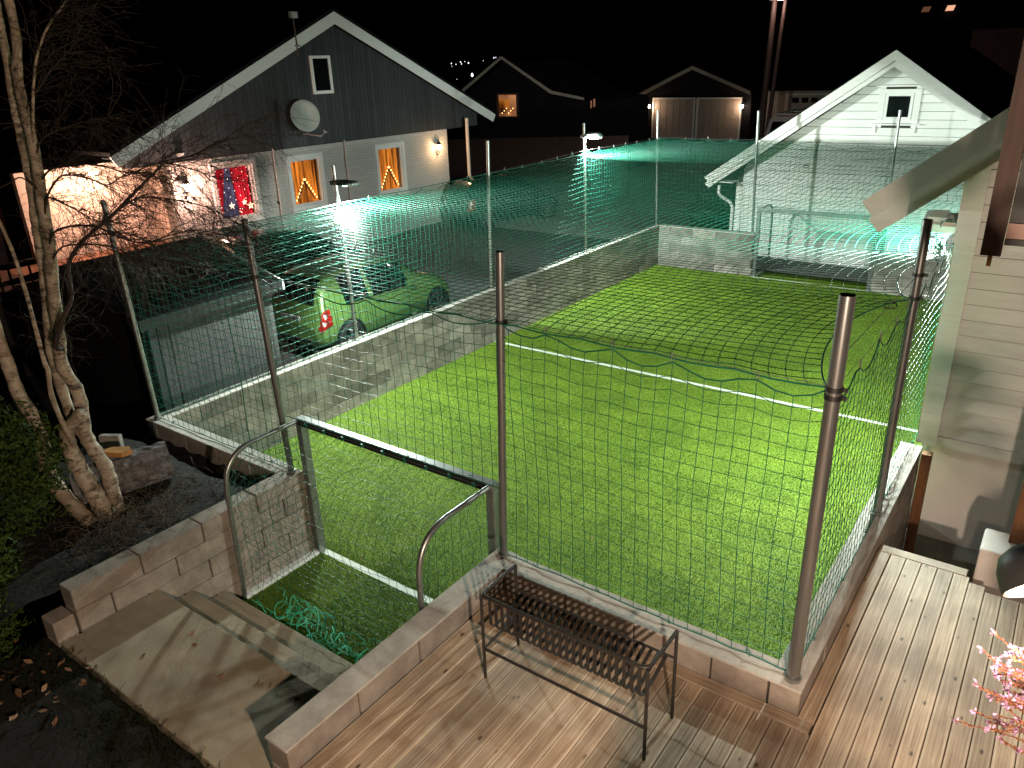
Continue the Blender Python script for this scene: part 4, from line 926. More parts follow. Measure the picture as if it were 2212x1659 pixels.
# ------------------------------------------------------------------ low garage by the wall
gr = thing('garage', (-5.9, 1.7, .1), 'low dark garage with a pale grey side wall beyond the garden corner', 'garage')
a = MB(); a.box(-4.75, -4.65, .80, 2.66, .1, 1.86); sd = a.build('side_wall', 'garage_grey', gr)
for k in range(9): a = MB(); a.box(-4.652, -4.640, .96, 2.64, .14+k*.19, .325+k*.19); a.build('panel', 'garage_grey', gr)
a = MB(); a.box(-4.72, -4.62, .66, .76, .1, 1.86); a.build('corner_board', 'charcoal', gr)
a = MB(); a.prism([(-8.4, .1), (-4.76, .1), (-4.76, 1.84), (-6.5, 2.28), (-8.4, 1.84)], 'y', .62, .74); a.build('end_wall', 'black', gr); a = MB(); a.prism([(-8.4, .1), (-4.76, .1), (-4.76, 1.84), (-6.5, 2.28), (-8.4, 1.84)], 'y', 2.54, 2.655); a.build('end_wall', 'charcoal', gr)
for (xa, za, xb, zb_) in ((-4.52, 1.84, -6.5, 2.33), (-8.6, 1.82, -6.5, 2.33)):
    a = MB(); a.prism([(xa, za), (xb, zb_), (xb, zb_+.08), (xa, za+.07)], 'y', .5, 2.78); a.build('roof', 'roof', gr)
a = MB(); a.box(-4.52, -4.49, .5, 2.78, 1.78, 1.93); a.build('fascia', 'black', gr)
a = MB(); a.prism([(-4.49, 1.80), (-4.49, 1.94), (-6.5, 2.44), (-6.5, 2.32)], 'y', 2.785, 2.81); a.build('rake_board', 'white', gr)

# ------------------------------------------------------------------ cars
def car(label, paint, grp='parked cars on the driveway', plate=None):
    root = tag(link('parked_car', None), label, 'car', grp)
    st_ = [  # y, zlow, zmid, zbelt, ztop, wlow, wmid, wbelt, wtop
        (0.00, .36, .52, .60, .64, .60, .66, .62, .50), (.05, .27, .50, .70, .78, .70, .76, .72, .58), (.11, .25, .52, .88, .96, .74, .79, .74, .60),
        (.22, .24, .54, .93, 1.20, .76, .81, .75, .56), (.42, .24, .55, .93, 1.40, .78, .815, .76, .54), (.8, .24, .55, .92, 1.465, .79, .82, .77, .55), (1.3, .24, .55, .91, 1.485, .79, .82, .775, .56),
        (1.8, .24, .55, .90, 1.465, .79, .82, .775, .55), (2.15, .24, .55, .89, 1.38, .79, .82, .77, .54), (2.5, .24, .55, .88, 1.16, .79, .82, .76, .58), (2.78, .24, .55, .87, .98, .79, .81, .74, .66),
        (3.1, .24, .54, .83, .90, .78, .80, .72, .60), (3.38, .25, .5, .72, .80, .74, .77, .69, .55), (3.55, .27, .45, .60, .66, .66, .70, .62, .48), (3.60, .34, .42, .50, .54, .56, .60, .54, .42)]
    A = np.array(st_); n = 73; yy = np.interp(np.linspace(0, len(st_)-1, n), range(len(st_)), A[:, 0])
    def catmull(col):
        v_ = A[:, col]; t_ = np.linspace(0, len(v_)-1, n); i = np.clip(t_.astype(int), 0, len(v_)-2); f_ = t_-i
        g_ = lambda k: v_[np.clip(k, 0, len(v_)-1)]
        p0, p1, p2, p3 = g_(i-1), g_(i), g_(i+1), g_(i+2)
        return .5*((2*p1)+(-p0+p2)*f_+(2*p0-5*p1+4*p2-p3)*f_**2+(-p0+3*p1-3*p2+p3)*f_**3)
    Cc = [catmull(c) for c in range(9)]; yy = Cc[0]; _, zl, zm, zb, zt_, wl, wm, wb, wt = Cc
    def half(i):
        return [(0, zl[i]), (wl[i]*.85, zl[i]), (wl[i], zl[i]+.05), (wm[i]*.995, (zl[i]+zm[i])/2), (wm[i], zm[i]), (wm[i]*.985, zm[i]*.45+zb[i]*.55), (wb[i], zb[i]),
                (wb[i]*.72+wt[i]*.28, zb[i]*.72+zt_[i]*.28), (wb[i]*.4+wt[i]*.6, zb[i]*.4+zt_[i]*.6), (wt[i], zt_[i]-.05*(zt_[i]-zb[i])/.5-.01), (wt[i]-.07, zt_[i]), (wt[i]*.5, zt_[i]+.012), (0, zt_[i]+.018)]
    rings = []
    for i in range(n):
        h_ = half(i); rings.append([(p[0], yy[i], p[1]) for p in h_]+[(-p[0], yy[i], p[1]) for p in h_[-2:0:-1]])
    k = len(rings[0]); a = MB(); a.v = [v_ for r_ in rings for v_ in r_]
    for i in range(n-1):
        for j in range(k): a.f.append((i*k+j, i*k+(j+1) % k, (i+1)*k+(j+1) % k, (i+1)*k+j))
    a.f.append(tuple(range(k))); a.f.append(tuple(range((n-1)*k, n*k))[::-1]); a.mi = [0]*len(a.f)
    smooth_by(a.build('body', paint, root, local=True), 50)
    def glass(i0, i1, j0, j1, nm, flip=False, trim=0):
        q = MB(); pts = []
        for i in range(i0, i1+1):
            h_ = half(i)
            for j in range(j0, j1+1):
                x_, z_ = h_[j]; pts.append((x_, yy[i], z_))
        w_ = j1-j0+1
        q.v = [(x_+.006, y_, z_+.003) for x_, y_, z_ in pts]; q.f = [(a_*w_+b_, a_*w_+b_+1, (a_+1)*w_+b_+1, (a_+1)*w_+b_) for a_ in range(i1-i0) for b_ in range(w_-1)]
        q.mi = [0]*len(q.f); smooth_by(q.build(nm, 'glass_dark', root, local=True))
        q2 = MB(); q2.v = [(-x_, y_, z_) for x_, y_, z_ in q.v]; q2.f = [f_[::-1] for f_ in q.f]; q2.mi = q.mi; smooth_by(q2.build(nm, 'glass_dark', root, local=True))
    iy = lambda y_: int(np.argmin(abs(yy-y_)))
    glass(iy(.62), iy(1.22), 6, 9, 'rear_side_window'); glass(iy(1.30), iy(2.28), 6, 9, 'front_side_window')
    for y_ in (.98, 1.26, 2.22):
        for s_ in (-1, 1):
            h_ = half(iy(y_)); q = MB(); q.tube([(s_*(p_[0]+.001), yy[iy(y_)], p_[1]) for p_ in (h_[2:7] if y_ > 1 else h_[5:7])], .006, 4); q.build('door_gap', 'black', root, local=True)
    for s_ in (-1, 1):
        q = MB(); q.tube([(s_*(half(i_)[6][0]+.004), yy[i_], half(i_)[6][1]) for i_ in range(iy(.6), iy(2.35))], .008, 4); q.build('window_seal', 'black', root, local=True)
    def across(i0, i1, nm, sc_, lift, mk='glass_dark'):
        q = MB(); m_ = 9
        for i in range(i0, i1+1):
            for c in range(m_):
                s_ = (c/(m_-1)*2-1); x_ = s_*wt[i]*sc_; z_ = zt_[i]+.018-.02*abs(s_)**2; q.v.append((x_, yy[i]+lift[0], z_+lift[1]))
        q.f = [(a_*m_+b_, a_*m_+b_+1, (a_+1)*m_+b_+1, (a_+1)*m_+b_) for a_ in range(i1-i0) for b_ in range(m_-1)]; q.mi = [0]*len(q.f); smooth_by(q.build(nm, mk, root, local=True))
    across(iy(2.12), iy(2.80), 'windscreen', .93, (.006, .01)); across(iy(.115), iy(.40), 'rear_window', .93, (-.012, .008))
    for yw in (.67, 3.02):
        for s_ in (-1, 1):
            q = MB(); q.lathe((s_*.80, yw, .31), [(.001, .026), (.35, .026), (.36, .0)], 28, (s_, 0, 0)); q.build('wheel_arch', 'black', root, local=True)
            wv = MB(); wv.lathe((s_*.70, yw, .30), [(.2, .15), (.265, .15), (.295, .13), (.30, .10), (.30, 0), (.2, 0)], 32, (s_, 0, 0)); wo = smooth_by(wv.build('wheel', 'tyre', root, local=True), 50)
            q = MB(); q.lathe((s_*.70, yw, .30), [(.001, .135), (.05, .14), (.06, .12), (.2, .125), (.205, .15)], 20, (s_, 0, 0))
            for t_ in range(7):
                a_ = t_/7*math.tau; c_, s2 = math.cos(a_), math.sin(a_); q.beam((s_*.835, yw+c_*.05, .30+s2*.05), (s_*.84, yw+c_*.195, .30+s2*.195), .03, .035, (s_, 0, 0))
            q.build('rim', 'rim', wo, local=True)
    for s_ in (-1, 1):
        tl = MB(); i0_, i1_ = iy(.035), iy(.26); nn = i1_-i0_+1
        for i_ in range(i0_, i1_+1):
            h_ = half(i_); f_ = (i_-i0_)/(nn-1)
            for (za, zb2) in ((.0, 0),):
                lo = .56+.10*f_; hi = min(h_[6][1], .90+.05*f_) if f_ > .2 else h_[6][1]-.02
                for t_ in range(5):
                    z_ = lo+(hi-lo)*t_/4; x_ = float(np.interp(z_, [h_[4][1], h_[5][1], h_[6][1]], [h_[4][0], h_[5][0], h_[6][0]])); tl.v.append((s_*(x_+.012), yy[i_]-.012, z_))
        tl.f = [(a_*5+b_, a_*5+b_+1, (a_+1)*5+b_+1, (a_+1)*5+b_) for a_ in range(nn-1) for b_ in range(4)]; tl.mi = [0]*len(tl.f)
        o_ = tl.build('tail_light', 'red_lens', root, local=True); so_ = o_.modifiers.new('solid', 'SOLIDIFY'); so_.thickness = .02; so_.offset = 0
        for zz in (.70, .82):
            q = MB(); q.lathe((s_*(.775 if zz < .8 else .77), .10+(zz-.70)*.35, zz), [(.001, .03), (.04, .028), (.048, -.01)], 14, (s_*.9, -.8, .1)); q.build('lamp_lens', 'clear_lens', o_, local=True)
        hl = MB(); hl.lathe((s_*.56, 3.46, .66), [(.001, .02), (.09, .01), (.1, -.03)], 18, (s_*.35, 1, .35)); smooth_by(hl.build('headlight', 'clear_lens', root, local=True))
        mr_ = MB(); mr_.lathe((s_*.86, 2.2, .95), [(.001, -.05), (.06, -.04), (.075, .0), (.06, .05), (.001, .06)], 12, (0, 1, 0)); smooth_by(mr_.build('wing_mirror', paint, root, local=True))
        dh = MB(); dh.box(*sorted((s_*.815, s_*.84)), 1.33, 1.48, .80, .825); dh.build('door_handle', paint if s_ < 0 else 'steel', root, local=True, bevel=.005)
    q = MB(); q.box(-.55, .55, -.035, .03, .34, .40); q.build('bumper_trim', 'black', root, local=True, bevel=.01)
    pb = MB(); pb.box(-.27, .27, .035, .06, .66, .80); pb.build('plate_recess', 'black', root, local=True)
    if plate:
        q = MB(); q.box(-.25, .25, .015, .034, .675, .785); po = q.build('number_plate', 'plate', root, local=True)
        cu = bpy.data.curves.new('plate_text', 'FONT'); cu.body = plate; cu.size = .105; cu.align_x = 'CENTER'; cu.align_y = 'CENTER'; cu.extrude = .001
        tmp = bpy.data.objects.new('plate_text', cu); COL.objects.link(tmp); dg = bpy.context.evaluated_depsgraph_get(); me = bpy.data.meshes.new_from_object(tmp.evaluated_get(dg)); bpy.data.objects.remove(tmp)
        me.materials.clear(); me.materials.append(M['black']); o_ = bpy.data.objects.new('plate_text', me); COL.objects.link(o_); o_.parent = po; o_.location = (0, .012, .73); o_.rotation_euler = (R(90), 0, 0)
    return root
c1 = car('light green small hatchback parked behind the long block wall', 'carpaint', plate='DJ 21482'); c1.location = (-5.89, 3.86, .10); c1.rotation_euler.z = R(.5)
c2 = car('black parked car under the painted brick wall near the garage', 'carblack'); c2.location = (-9.6, 4.9, .12); c2.rotation_euler.z = R(-8)
c3 = car('dark parked car near the salmon pillar with glinting lamps', 'carblack'); c3.location = (-10.9, 14.4, .12); c3.rotation_euler.z = R(-20)

# ------------------------------------------------------------------ distance
h2 = thing('house', (-16.8, 27, .1), 'dark house with one lit window beyond the driveway fence', 'house')
a = MB(); a.prism([(-18.9, .1), (-14.4, .1), (-14.4, 3.6), (-16.8, 5.0), (-18.9, 3.7)], 'y', 25.2, 31); a.prism([(-14.4, .1), (-12.6, .1), (-12.6, 3.3), (-14.4, 3.6)], 'y', 25.6, 31); a.build('wall', 'roof', h2)
for pg in ([(-19.1, 3.88), (-16.8, 5.22), (-16.8, 5.10), (-19.05, 3.76)], [(-16.8, 5.22), (-14.2, 3.78), (-14.25, 3.66), (-16.8, 5.10)], [(-14.2, 3.78), (-12.6, 3.50), (-12.6, 3.40), (-14.25, 3.66)]):
    a = MB(); a.prism(pg, 'y', 25.0, 25.05); a.build('rake_board', 'door_panel', h2)
fr = MB()
for q in ((-17.24, -17.14, 2.66, 3.70), (-16.14, -16.04, 2.66, 3.70), (-17.14, -16.14, 3.62, 3.70), (-17.14, -16.14, 2.66, 2.72)): fr.box(q[0], q[1], 25.12, 25.2, q[2], q[3])
wo_ = fr.build('window', 'dark_wood', h2); a = MB(); a.box(-17.14, -16.14, 25.18, 25.195, 2.72, 3.62); a.build('pane', 'room', wo_)
a = MB(); a.box(-17.12, -16.55, 25.16, 25.17, 3.06, 3.42); a.build('lit_picture', 'curtain_orange', wo_)
for k in range(6): a = MB(); a.lathe((-16.95+.12*k, 25.15, 2.85+.1*(k % 3)), [(.001, -.025), (.025, 0), (.001, .025)], 6, (0, 1, 0)); a.build('candle', 'candle', wo_)
a = MB(); a.box(-12.56, -12.50, 25.5, 25.52, 3.05, 3.35); a.box(-12.42, -12.34, 25.5, 25.52, 3.1, 3.42); tag(a.build('far_window', 'hill_dim' if 'hill_dim' in M else 'dim_win'), 'tiny pale window at the low end of the dark house', 'window')
# board fence
fn = thing('fence', (-14, 24, .1), 'long dark board fence before the house with the lit window', 'fence')
k = 0; a = MB()
while k < 92:
    xx = -20.5+k*.115; a.box(xx, xx+.10, 24.0, 24.02, .1, 1.72+.0045*k+random.uniform(-.01, .01)); k += 1
tag(a.build('boards', 'dark_wood', fn), kind='stuff')
a = MB(); a.box(-20.5, -9.9, 24.02, 24.06, 1.4, 1.5); a.box(-20.5, -9.9, 24.02, 24.06, .4, .5); a.build('rail', 'dark_wood', fn)
# double garage
dg_ = thing('garage', (-14.1, 42, .4), 'double garage with two pale doors and a lamp at each side', 'garage')
a = MB(); a.prism([(-17.6, .3), (-10.9, .3), (-10.9, 3.0), (-14.3, 4.4), (-17.6, 2.9)], 'y', 40.1, 47); a.build('wall', 'roof', dg_)
for (xa, za, xb, zb_) in ((-17.85, 2.95, -14.32, 4.48), (-10.85, 3.12, -14.32, 4.48)):
    a = MB(); a.prism([(xa, za), (xb, zb_), (xb, zb_-.2), (xa, za-.2)], 'y', 39.7, 39.75); a.build('rake_board', 'door_panel', dg_)
    a = MB(); a.prism([(xa, za), (xb, zb_), (xb, zb_+.08), (xa, za+.08)], 'y', 39.7, 47); a.build('roof', 'roof', dg_)
for (xa, xb) in ((-16.75, -14.25), (-13.98, -11.5)):
    a = MB(); a.box(xa-.1, xa, 40.0, 40.1, .5, 2.78); a.box(xb, xb+.1, 40.0, 40.1, .5, 2.78); a.box(xa, xb, 40.0, 40.1, 2.70, 2.78); dr_ = a.build('door_frame', 'white', dg_)
    for r_ in range(4):
        for c_ in range(6):
            wd_ = (xb-xa)/6; a = MB(); a.box(xa+c_*wd_+.02, xa+(c_+1)*wd_-.02, 40.04, 40.09, .55+r_*.535, 1.06+r_*.535); a.build('panel', 'door_panel', dr_)
    a = MB(); a.box(xa, xb, 40.06, 40.10, .5, 2.7); a.build('door', 'door_panel', dg_)
lantern((-17.0, 40.0, 2.32), 'left lamp of the double garage', 26, (1, .66, .42), 'bulb_white', (0, -.15, 0), 'lamps of the double garage')
lantern((-11.3, 40.0, 2.32), 'right lamp of the double garage', 26, (1, .66, .42), 'bulb_white', (0, -.15, 0), 'lamps of the double garage')
# third garage with a panelled door, van, utility poles
g3 = thing('garage', (-8.2, 42, .3), 'pale garage wall half hidden behind the white gable and van', 'garage')
a = MB(); a.box(-10.0, -3, 40, 46, .3, 3.1); a.build('wall', 'door_panel', g3); a = MB(); a.box(-10.2, -3, 39.7, 46.3, 3.1, 3.25); a.build('roof', 'roof', g3)
a = MB(); a.box(-8.9, -6.4, 39.93, 39.99, 2.88, 2.95); a.box(-8.9, -8.8, 39.93, 39.99, .5, 2.88); dd_ = a.build('door_frame', 'white', g3)
for k in range(4):
    a = MB(); a.box(-8.62+.5*k, -8.28+.5*k, 39.95, 39.985, 2.5, 2.75); a.build('pane', 'glass_dark', dd_)
vn = thing('van', (-6.7, 34, .12), 'white van with a roof rack, its dark rear window showing behind the gable', 'van')
a = MB(); a.prism([(-7.55, .5), (-5.8, .5), (-5.75, 1.4), (-5.95, 2.15), (-6.15, 2.25), (-7.2, 2.25), (-7.42, 2.15), (-7.6, 1.4)], 'y', 33, 37.3); a.build('body', 'van', vn, bevel=.06)
a = MB(); a.prism([(-7.40, 1.45), (-5.95, 1.45), (-6.1, 2.05), (-7.25, 2.05)], 'y', 32.97, 32.995); a.build('rear_window', 'glass_dark', vn)
a = MB(); a.box(-7.2, -6.0, 33.4, 33.46, 2.32, 2.38); a.box(-7.2, -6.0, 35.4, 35.46, 2.32, 2.38); a.box(-7.2, -7.14, 33.3, 36, 2.26, 2.42); a.box(-6.06, -6.0, 33.3, 36, 2.26, 2.42); a.build('roof_rack', 'steel', vn)
for xx in (-7.5, -5.95):
    for yy_ in (33.9, 36.5): a = MB(); a.lathe((xx, yy_, .45), [(.001, .1), (.2, .11), (.32, .1), (.33, -.1), (.001, -.1)], 20, (-1 if xx < -7 else 1, 0, 0)); a.build('wheel', 'tyre', vn)
for xx, lb in ((-8.0, 'thicker utility pole right of the double garage'), (-7.75, 'thinner utility pole leaning close to the thicker one')):
    r_ = .16 if xx == -8.0 else .11; u_ = thing('utility_pole', (xx, 33, .1), lb, 'pole'); a = MB(); a.tube([(xx, 33.6, .1), (xx+(.15 if xx == -8.0 else .45), 33.6, 9)], [r_, r_*.7], 12); smooth_by(a.build('pole', 'dark_wood', u_))
sl_ = thing('street_lamp', (-7.5, 33, 7.0), 'street lamp head catching light at the top edge of the picture', 'lamp')
a = MB(); a.tube([(-7.9, 33, 7.1), (-7.6, 33, 7.16)], .03, 6); a.build('arm', 'steel', sl_); a = MB(); a.lathe((-7.42, 33, 7.1), [(.001, -.03), (.12, -.02), (.13, .02), (.05, .06), (.001, .06)], 12); a.build('lamp_head', 'hill_light', sl_)
point('street_light', (-7.42, 32.9, 6.95), 70, (1, .78, .68), .1)
# red building on the upper right and lit roof windows on the slope
rb = thing('building', (3, 46, 0), 'dim dark red building beyond the roof of the white gable house', 'building')
for k in range(44): a = MB(); a.box(-1.3+k*.2, -1.11+k*.2, 45, 45.06, .1, 5.75); a.build('cladding_board', 'darkred', rb)
a = MB(); a.box(-1.3, 8, 45.07, 52, .1, 5.7); a.build('wall', 'roof', rb); a = MB(); a.box(-1.5, 8.2, 44.8, 52, 5.76, 5.9); a.build('roof', 'roof', rb)
rf = thing('building', (-3, 60, 0), 'unlit building high behind with two roof windows', 'building')
a = MB(); a.prism([(60, 0), (60.2, 6.5), (64, 12), (68, 6.5), (68, 0)], 'x', -10, 6); a.build('wall_and_roof', 'roof', rf)
def ontoy(x_, z_, y_=45.0, y2=60.4):  # slide a point along its sight line onto the roof
    C_ = Vector((5.006, -4.254, 4.811)); d = Vector((x_, y_, z_))-C_; return C_+d*((y2-C_.y)/d.y)
for (x_, z_, mk) in ((-3.68, 6.86, 'dim_win'), (-2.54, 6.85, 'warm_win')):
    c = ontoy(x_, z_); a = MB(); a.add([c+Vector((-.28, -.03, -.17)), c+Vector((.22, -.03, -.17)), c+Vector((.30, .18, .17)), c+Vector((-.20, .18, .17))], [(0, 1, 2, 3)]); a.build('roof_window', mk, rf)
# hillside with far house lights
hl_ = MB(); nx = 60
for j in range(12):
    for i in range(nx):
        X_ = -420+i*11; Y_ = 120+j*28; hl_.v.append((X_, Y_, -6+j*2.6*(1.2+.5*math.sin(i*.21)+.3*math.sin(i*.57+j))-(6 if j == 0 else 0)))
hl_.f = [(j*nx+i, j*nx+i+1, (j+1)*nx+i+1, (j+1)*nx+i) for j in range(11) for i in range(nx-1)]; hl_.mi = [0]*len(hl_.f)
tag(hl_.build('hills', 'hill', smooth=True), kind='structure')
C_ = Vector((5.006, -4.254, 4.811))
def far_pt(px, py, dist):
    d = fw+r2*((px-1106)/1659)-u2*((py-829.5)/1659); return C_+d*dist
hs_ = ((1020, 162, .42), (975, 137, .16), (985, 139, .12), (995, 134, .16), (1012, 136, .2), (997, 138, .14), (1067, 125, .16), (1071, 124, .1), (1044, 131, .08), (976, 143, .08), (1004, 133, .1), (987, 171, .07))
for i, (px, py, s_) in enumerate(hs_):
    c = far_pt(px, py, 105); a = MB(); s_ *= .55; a.lathe(c, [(.001, -s_*1.1), (s_*.8, -s_*.3), (s_*.5, s_*.6), (.001, s_*1.2)], 8)
    tag(a.build('distant_light', 'hill_light'), 'largest of the far lights over the dark roof edge' if i == 0 else 'tiny far light in the cluster over the dark gable', 'light', 'far lights on the hillside')

# ------------------------------------------------------------------ birch
T = {"t1": [[-2.33, -1.82, 2.99], [-2.31, -1.81, 2.53], [-2.3, -1.8, 2.26], [-2.25, -1.76, 2.02], [-2.23, -1.75, 1.8], [-2.26, -1.77, 1.5], [-2.22, -1.74, 1.3], [-2.19, -1.71, 1.19], [-2.1, -1.65, 1.01], [-2.05, -1.61, 0.9]],
"tb": [[-1.88, -1.23, 5.42], [-1.89, -1.24, 5.13], [-1.93, -1.28, 4.88], [-1.95, -1.29, 4.64], [-1.95, -1.29, 4.39], [-1.97, -1.3, 4.13], [-1.99, -1.32, 3.87], [-2.01, -1.34, 3.54], [-2.07, -1.38, 3.16], [-2.12, -1.41, 2.77], [-2.16, -1.44, 2.43], [-2.1, -1.4, 2.21], [-2.1, -1.4, 2.01], [-2.12, -1.42, 1.76], [-2.1, -1.4, 1.61], [-2.04, -1.36, 1.42], [-2.03, -1.35, 1.22], [-2.04, -1.35, 0.97], [-2.02, -1.34, 0.84]],
"ta": [[-2.11, -1.22, 5.41], [-2.13, -1.23, 5.24], [-2.14, -1.24, 5.0], [-2.17, -1.26, 4.7], [-2.18, -1.27, 4.44], [-2.19, -1.28, 4.18], [-2.2, -1.29, 3.98], [-2.24, -1.31, 3.71], [-2.24, -1.32, 3.58], [-2.27, -1.34, 3.26], [-2.33, -1.38, 2.86], [-2.36, -1.42, 2.52], [-2.30, -1.44, 2.11], [-2.2, -1.45, 1.87], [-2.12, -1.42, 1.7]],
"tc": [[-1.99, -1.45, 2.02], [-2.09, -1.52, 1.9], [-2.15, -1.56, 1.81], [-2.16, -1.57, 1.67], [-2.13, -1.54, 1.39], [-2.08, -1.51, 1.2], [-2.04, -1.48, 1.04], [-2.0, -1.45, 0.85]],
"td": [[-1.99, -1.69, 3.86], [-1.98, -1.68, 3.78], [-1.94, -1.66, 3.52], [-1.94, -1.65, 3.13], [-1.94, -1.66, 2.61], [-1.94, -1.65, 2.5], [-1.96, -1.67, 2.25], [-2.03, -1.6, 1.84], [-2.1, -1.55, 1.7]],
"e": [[-1.95, -1.29, 4.30], [-1.8, -1.3, 4.58], [-1.71, -1.24, 4.91], [-1.62, -1.17, 5.12], [-1.53, -1.1, 5.25], [-1.43, -1.03, 5.36], [-1.35, -0.96, 5.46]],
"f": [[-2.11, -1.42, 2.6], [-1.98, -1.52, 2.68], [-1.85, -1.47, 2.92], [-1.76, -1.39, 3.11], [-1.72, -1.37, 3.36], [-1.67, -1.33, 3.48], [-1.55, -1.24, 3.62], [-1.41, -1.13, 3.74], [-1.27, -1.03, 3.87], [-1.14, -0.93, 4.0], [-0.97, -0.81, 4.16], [-0.93, -0.78, 4.2], [-0.75, -0.64, 4.24], [-0.58, -0.52, 4.33], [-0.4, -0.38, 4.37]],
"g": [[-1.99, -1.32, 3.86], [-1.78, -1.29, 4.04], [-1.69, -1.22, 4.11], [-1.53, -1.1, 4.07], [-1.44, -1.03, 4.02], [-1.33, -0.95, 4.08], [-1.18, -0.84, 4.11], [-1.06, -0.75, 4.07]],
"g2": [[-1.97, -1.30, 4.06], [-1.77, -1.28, 4.16], [-1.62, -1.17, 4.19], [-1.44, -1.03, 4.17], [-1.27, -0.91, 4.11], [-1.08, -0.77, 4.18], [-0.91, -0.64, 4.14], [-0.71, -0.49, 4.04]],
"h": [[-2.0, -1.33, 3.75], [-1.85, -1.34, 3.92], [-1.8, -1.3, 3.92], [-1.66, -1.2, 3.82], [-1.57, -1.13, 3.74], [-1.44, -1.03, 3.72]],
"i": [[-2.02, -1.35, 3.5], [-1.86, -1.35, 3.65], [-1.72, -1.24, 3.7], [-1.56, -1.12, 3.68], [-1.42, -1.02, 3.59], [-1.28, -0.91, 3.54], [-1.08, -0.76, 3.6], [-0.91, -0.64, 3.63], [-0.69, -0.47, 3.57]],
"j": [[-2.03, -1.36, 3.38], [-1.83, -1.32, 3.53], [-1.63, -1.17, 3.54], [-1.48, -1.06, 3.51], [-1.37, -0.98, 3.42], [-1.21, -0.86, 3.4]],
"l": [[-1.41, -1.13, 3.74], [-1.4, -1.0, 3.82], [-1.25, -0.89, 3.91], [-1.09, -0.77, 3.9], [-0.9, -0.63, 3.85], [-0.78, -0.54, 3.79], [-0.62, -0.42, 3.65], [-0.52, -0.34, 3.45]],
"m": [[-1.55, -1.24, 3.62], [-1.51, -1.09, 3.63], [-1.33, -0.95, 3.61], [-1.17, -0.83, 3.47], [-0.95, -0.67, 3.45], [-0.68, -0.47, 3.61]],
"n": [[-1.96, -1.29, 4.25], [-1.78, -1.29, 4.39], [-1.65, -1.19, 4.46], [-1.49, -1.07, 4.51], [-1.34, -0.96, 4.53]],
"o": [[-1.95, -1.29, 4.60], [-1.74, -1.26, 4.74], [-1.58, -1.14, 4.93], [-1.48, -1.06, 5.02]],
"q": [[-1.98, -1.31, 3.95], [-1.97, -1.43, 4.1], [-2.07, -1.5, 4.06], [-2.17, -1.58, 4.01]]}
bt = thing('birch_tree', (-2.05, -1.45, .9), 'bare birch with several pale stems and a web of thin twigs', 'tree')
def dens(pts, k=4):
    pts = [Vector(p) for p in pts]; out = []
    for i in range(len(pts)-1):
        p0 = pts[max(i-1, 0)]; p1 = pts[i]; p2 = pts[i+1]; p3 = pts[min(i+2, len(pts)-1)]
        for t in range(k):
            f = t/k; out.append(.5*((2*p1)+(-p0+p2)*f+(2*p0-5*p1+4*p2-p3)*f*f+(-p0+3*p1-3*p2+p3)*f**3))
    return out+[pts[-1]]
for k, r0, r1 in (('t1', .060, .085), ('tb', .038, .085), ('ta', .034, .060), ('tc', .062, .115), ('td', .013, .03)):
    pts = dens(T[k]); n = len(pts); rs = [.84*(r0+(r1-r0)*(i/(n-1)))*(1+.09*math.sin(i*1.9)+random.uniform(-.025, .025)) for i in range(n)]
    rs[-1] *= 1.25; rs[-2] *= 1.1
    a = MB(); a.tube(pts, rs, 14); a.build('trunk', 'bark', bt, smooth=True)
br_pts = []
for k, r0, r1 in (('e', .013, .006), ('f', .024, .004), ('g', .010, .003), ('g2', .009, .003), ('h', .010, .004), ('i', .011, .003), ('j', .009, .003), ('l', .009, .002), ('m', .008, .002), ('n', .008, .003), ('o', .007, .003), ('q', .008, .003)):
    pts = dens(T[k]); n = len(pts); rs = [r0+(r1-r0)*i/(n-1) for i in range(n)]
    a = MB(); a.tube(pts, rs, 7); a.build('branch', 'bark' if k == 'e' else 'dark_bark', bt, smooth=True)
    if k != 'q': br_pts += [(pts[i], (pts[min(i+1, n-1)]-pts[max(i-1, 0)]).normalized(), k) for i in range(3, n)]
# twigs, three generations
tw = []
side = Vector((.8, .6, 0))
def grow(p, d, L_, n=8, droop=.05, wig=.2):
    pts = [p.copy()]; d = d.copy()
    for t in range(n-1):
        d = (d+Vector((random.gauss(0, wig), random.gauss(0, wig), random.gauss(0, wig)-droop))).normalized(); pts.append(pts[-1]+d*L_/(n-1))
    return pts
gen1 = []
for (p, d, k) in br_pts:
    for _ in range(3):
        if random.random() < .95:
            dd = (d*.9+Vector([random.gauss(0, .6) for _ in range(3)])+side*.25).normalized(); pts = grow(p, dd, random.uniform(.25, .85), droop=.07); gen1.append(pts); tw.append((pts, .0028))
for pts in gen1:
    for _ in range(4):
        i = random.randrange(1, 7); d = (pts[i+1]-pts[i]).normalized(); dd = (d+Vector([random.gauss(0, .55) for _ in range(3)])).normalized()
        p2 = grow(pts[i], dd, random.uniform(.10, .32), droop=.09, wig=.24); tw.append((p2, .0018))
        if random.random() < .5:
            d = (p2[4]-p2[3]).normalized(); dd = (d+Vector([random.gauss(0, .6) for _ in range(3)])).normalized(); tw.append((grow(p2[3], dd, random.uniform(.06, .16), droop=.1), .0014))
P = np.array([[list(q) for q in pts] for pts, r_ in tw]); rr = np.array([[r_*(1-.6*i/7) for i in range(8)] for pts, r_ in tw])
tag(np_mesh('twigs', *np_tubes(P, rr, 3), 'dark_bark', bt), kind='stuff')
# a few dry curled leaves still hanging
for k in range(14):
    p = tw[random.randrange(len(tw))][0][-1]; a = MB(); vs = [(0, 0, 0), (.02, .008, -.012), (.008, .02, -.035), (-.014, .004, -.018)]
    a.add([tuple(Vector(v_)+p) for v_ in vs], [(0, 1, 2, 3)]); a.build('dry_leaf', 'dark_bark', bt)

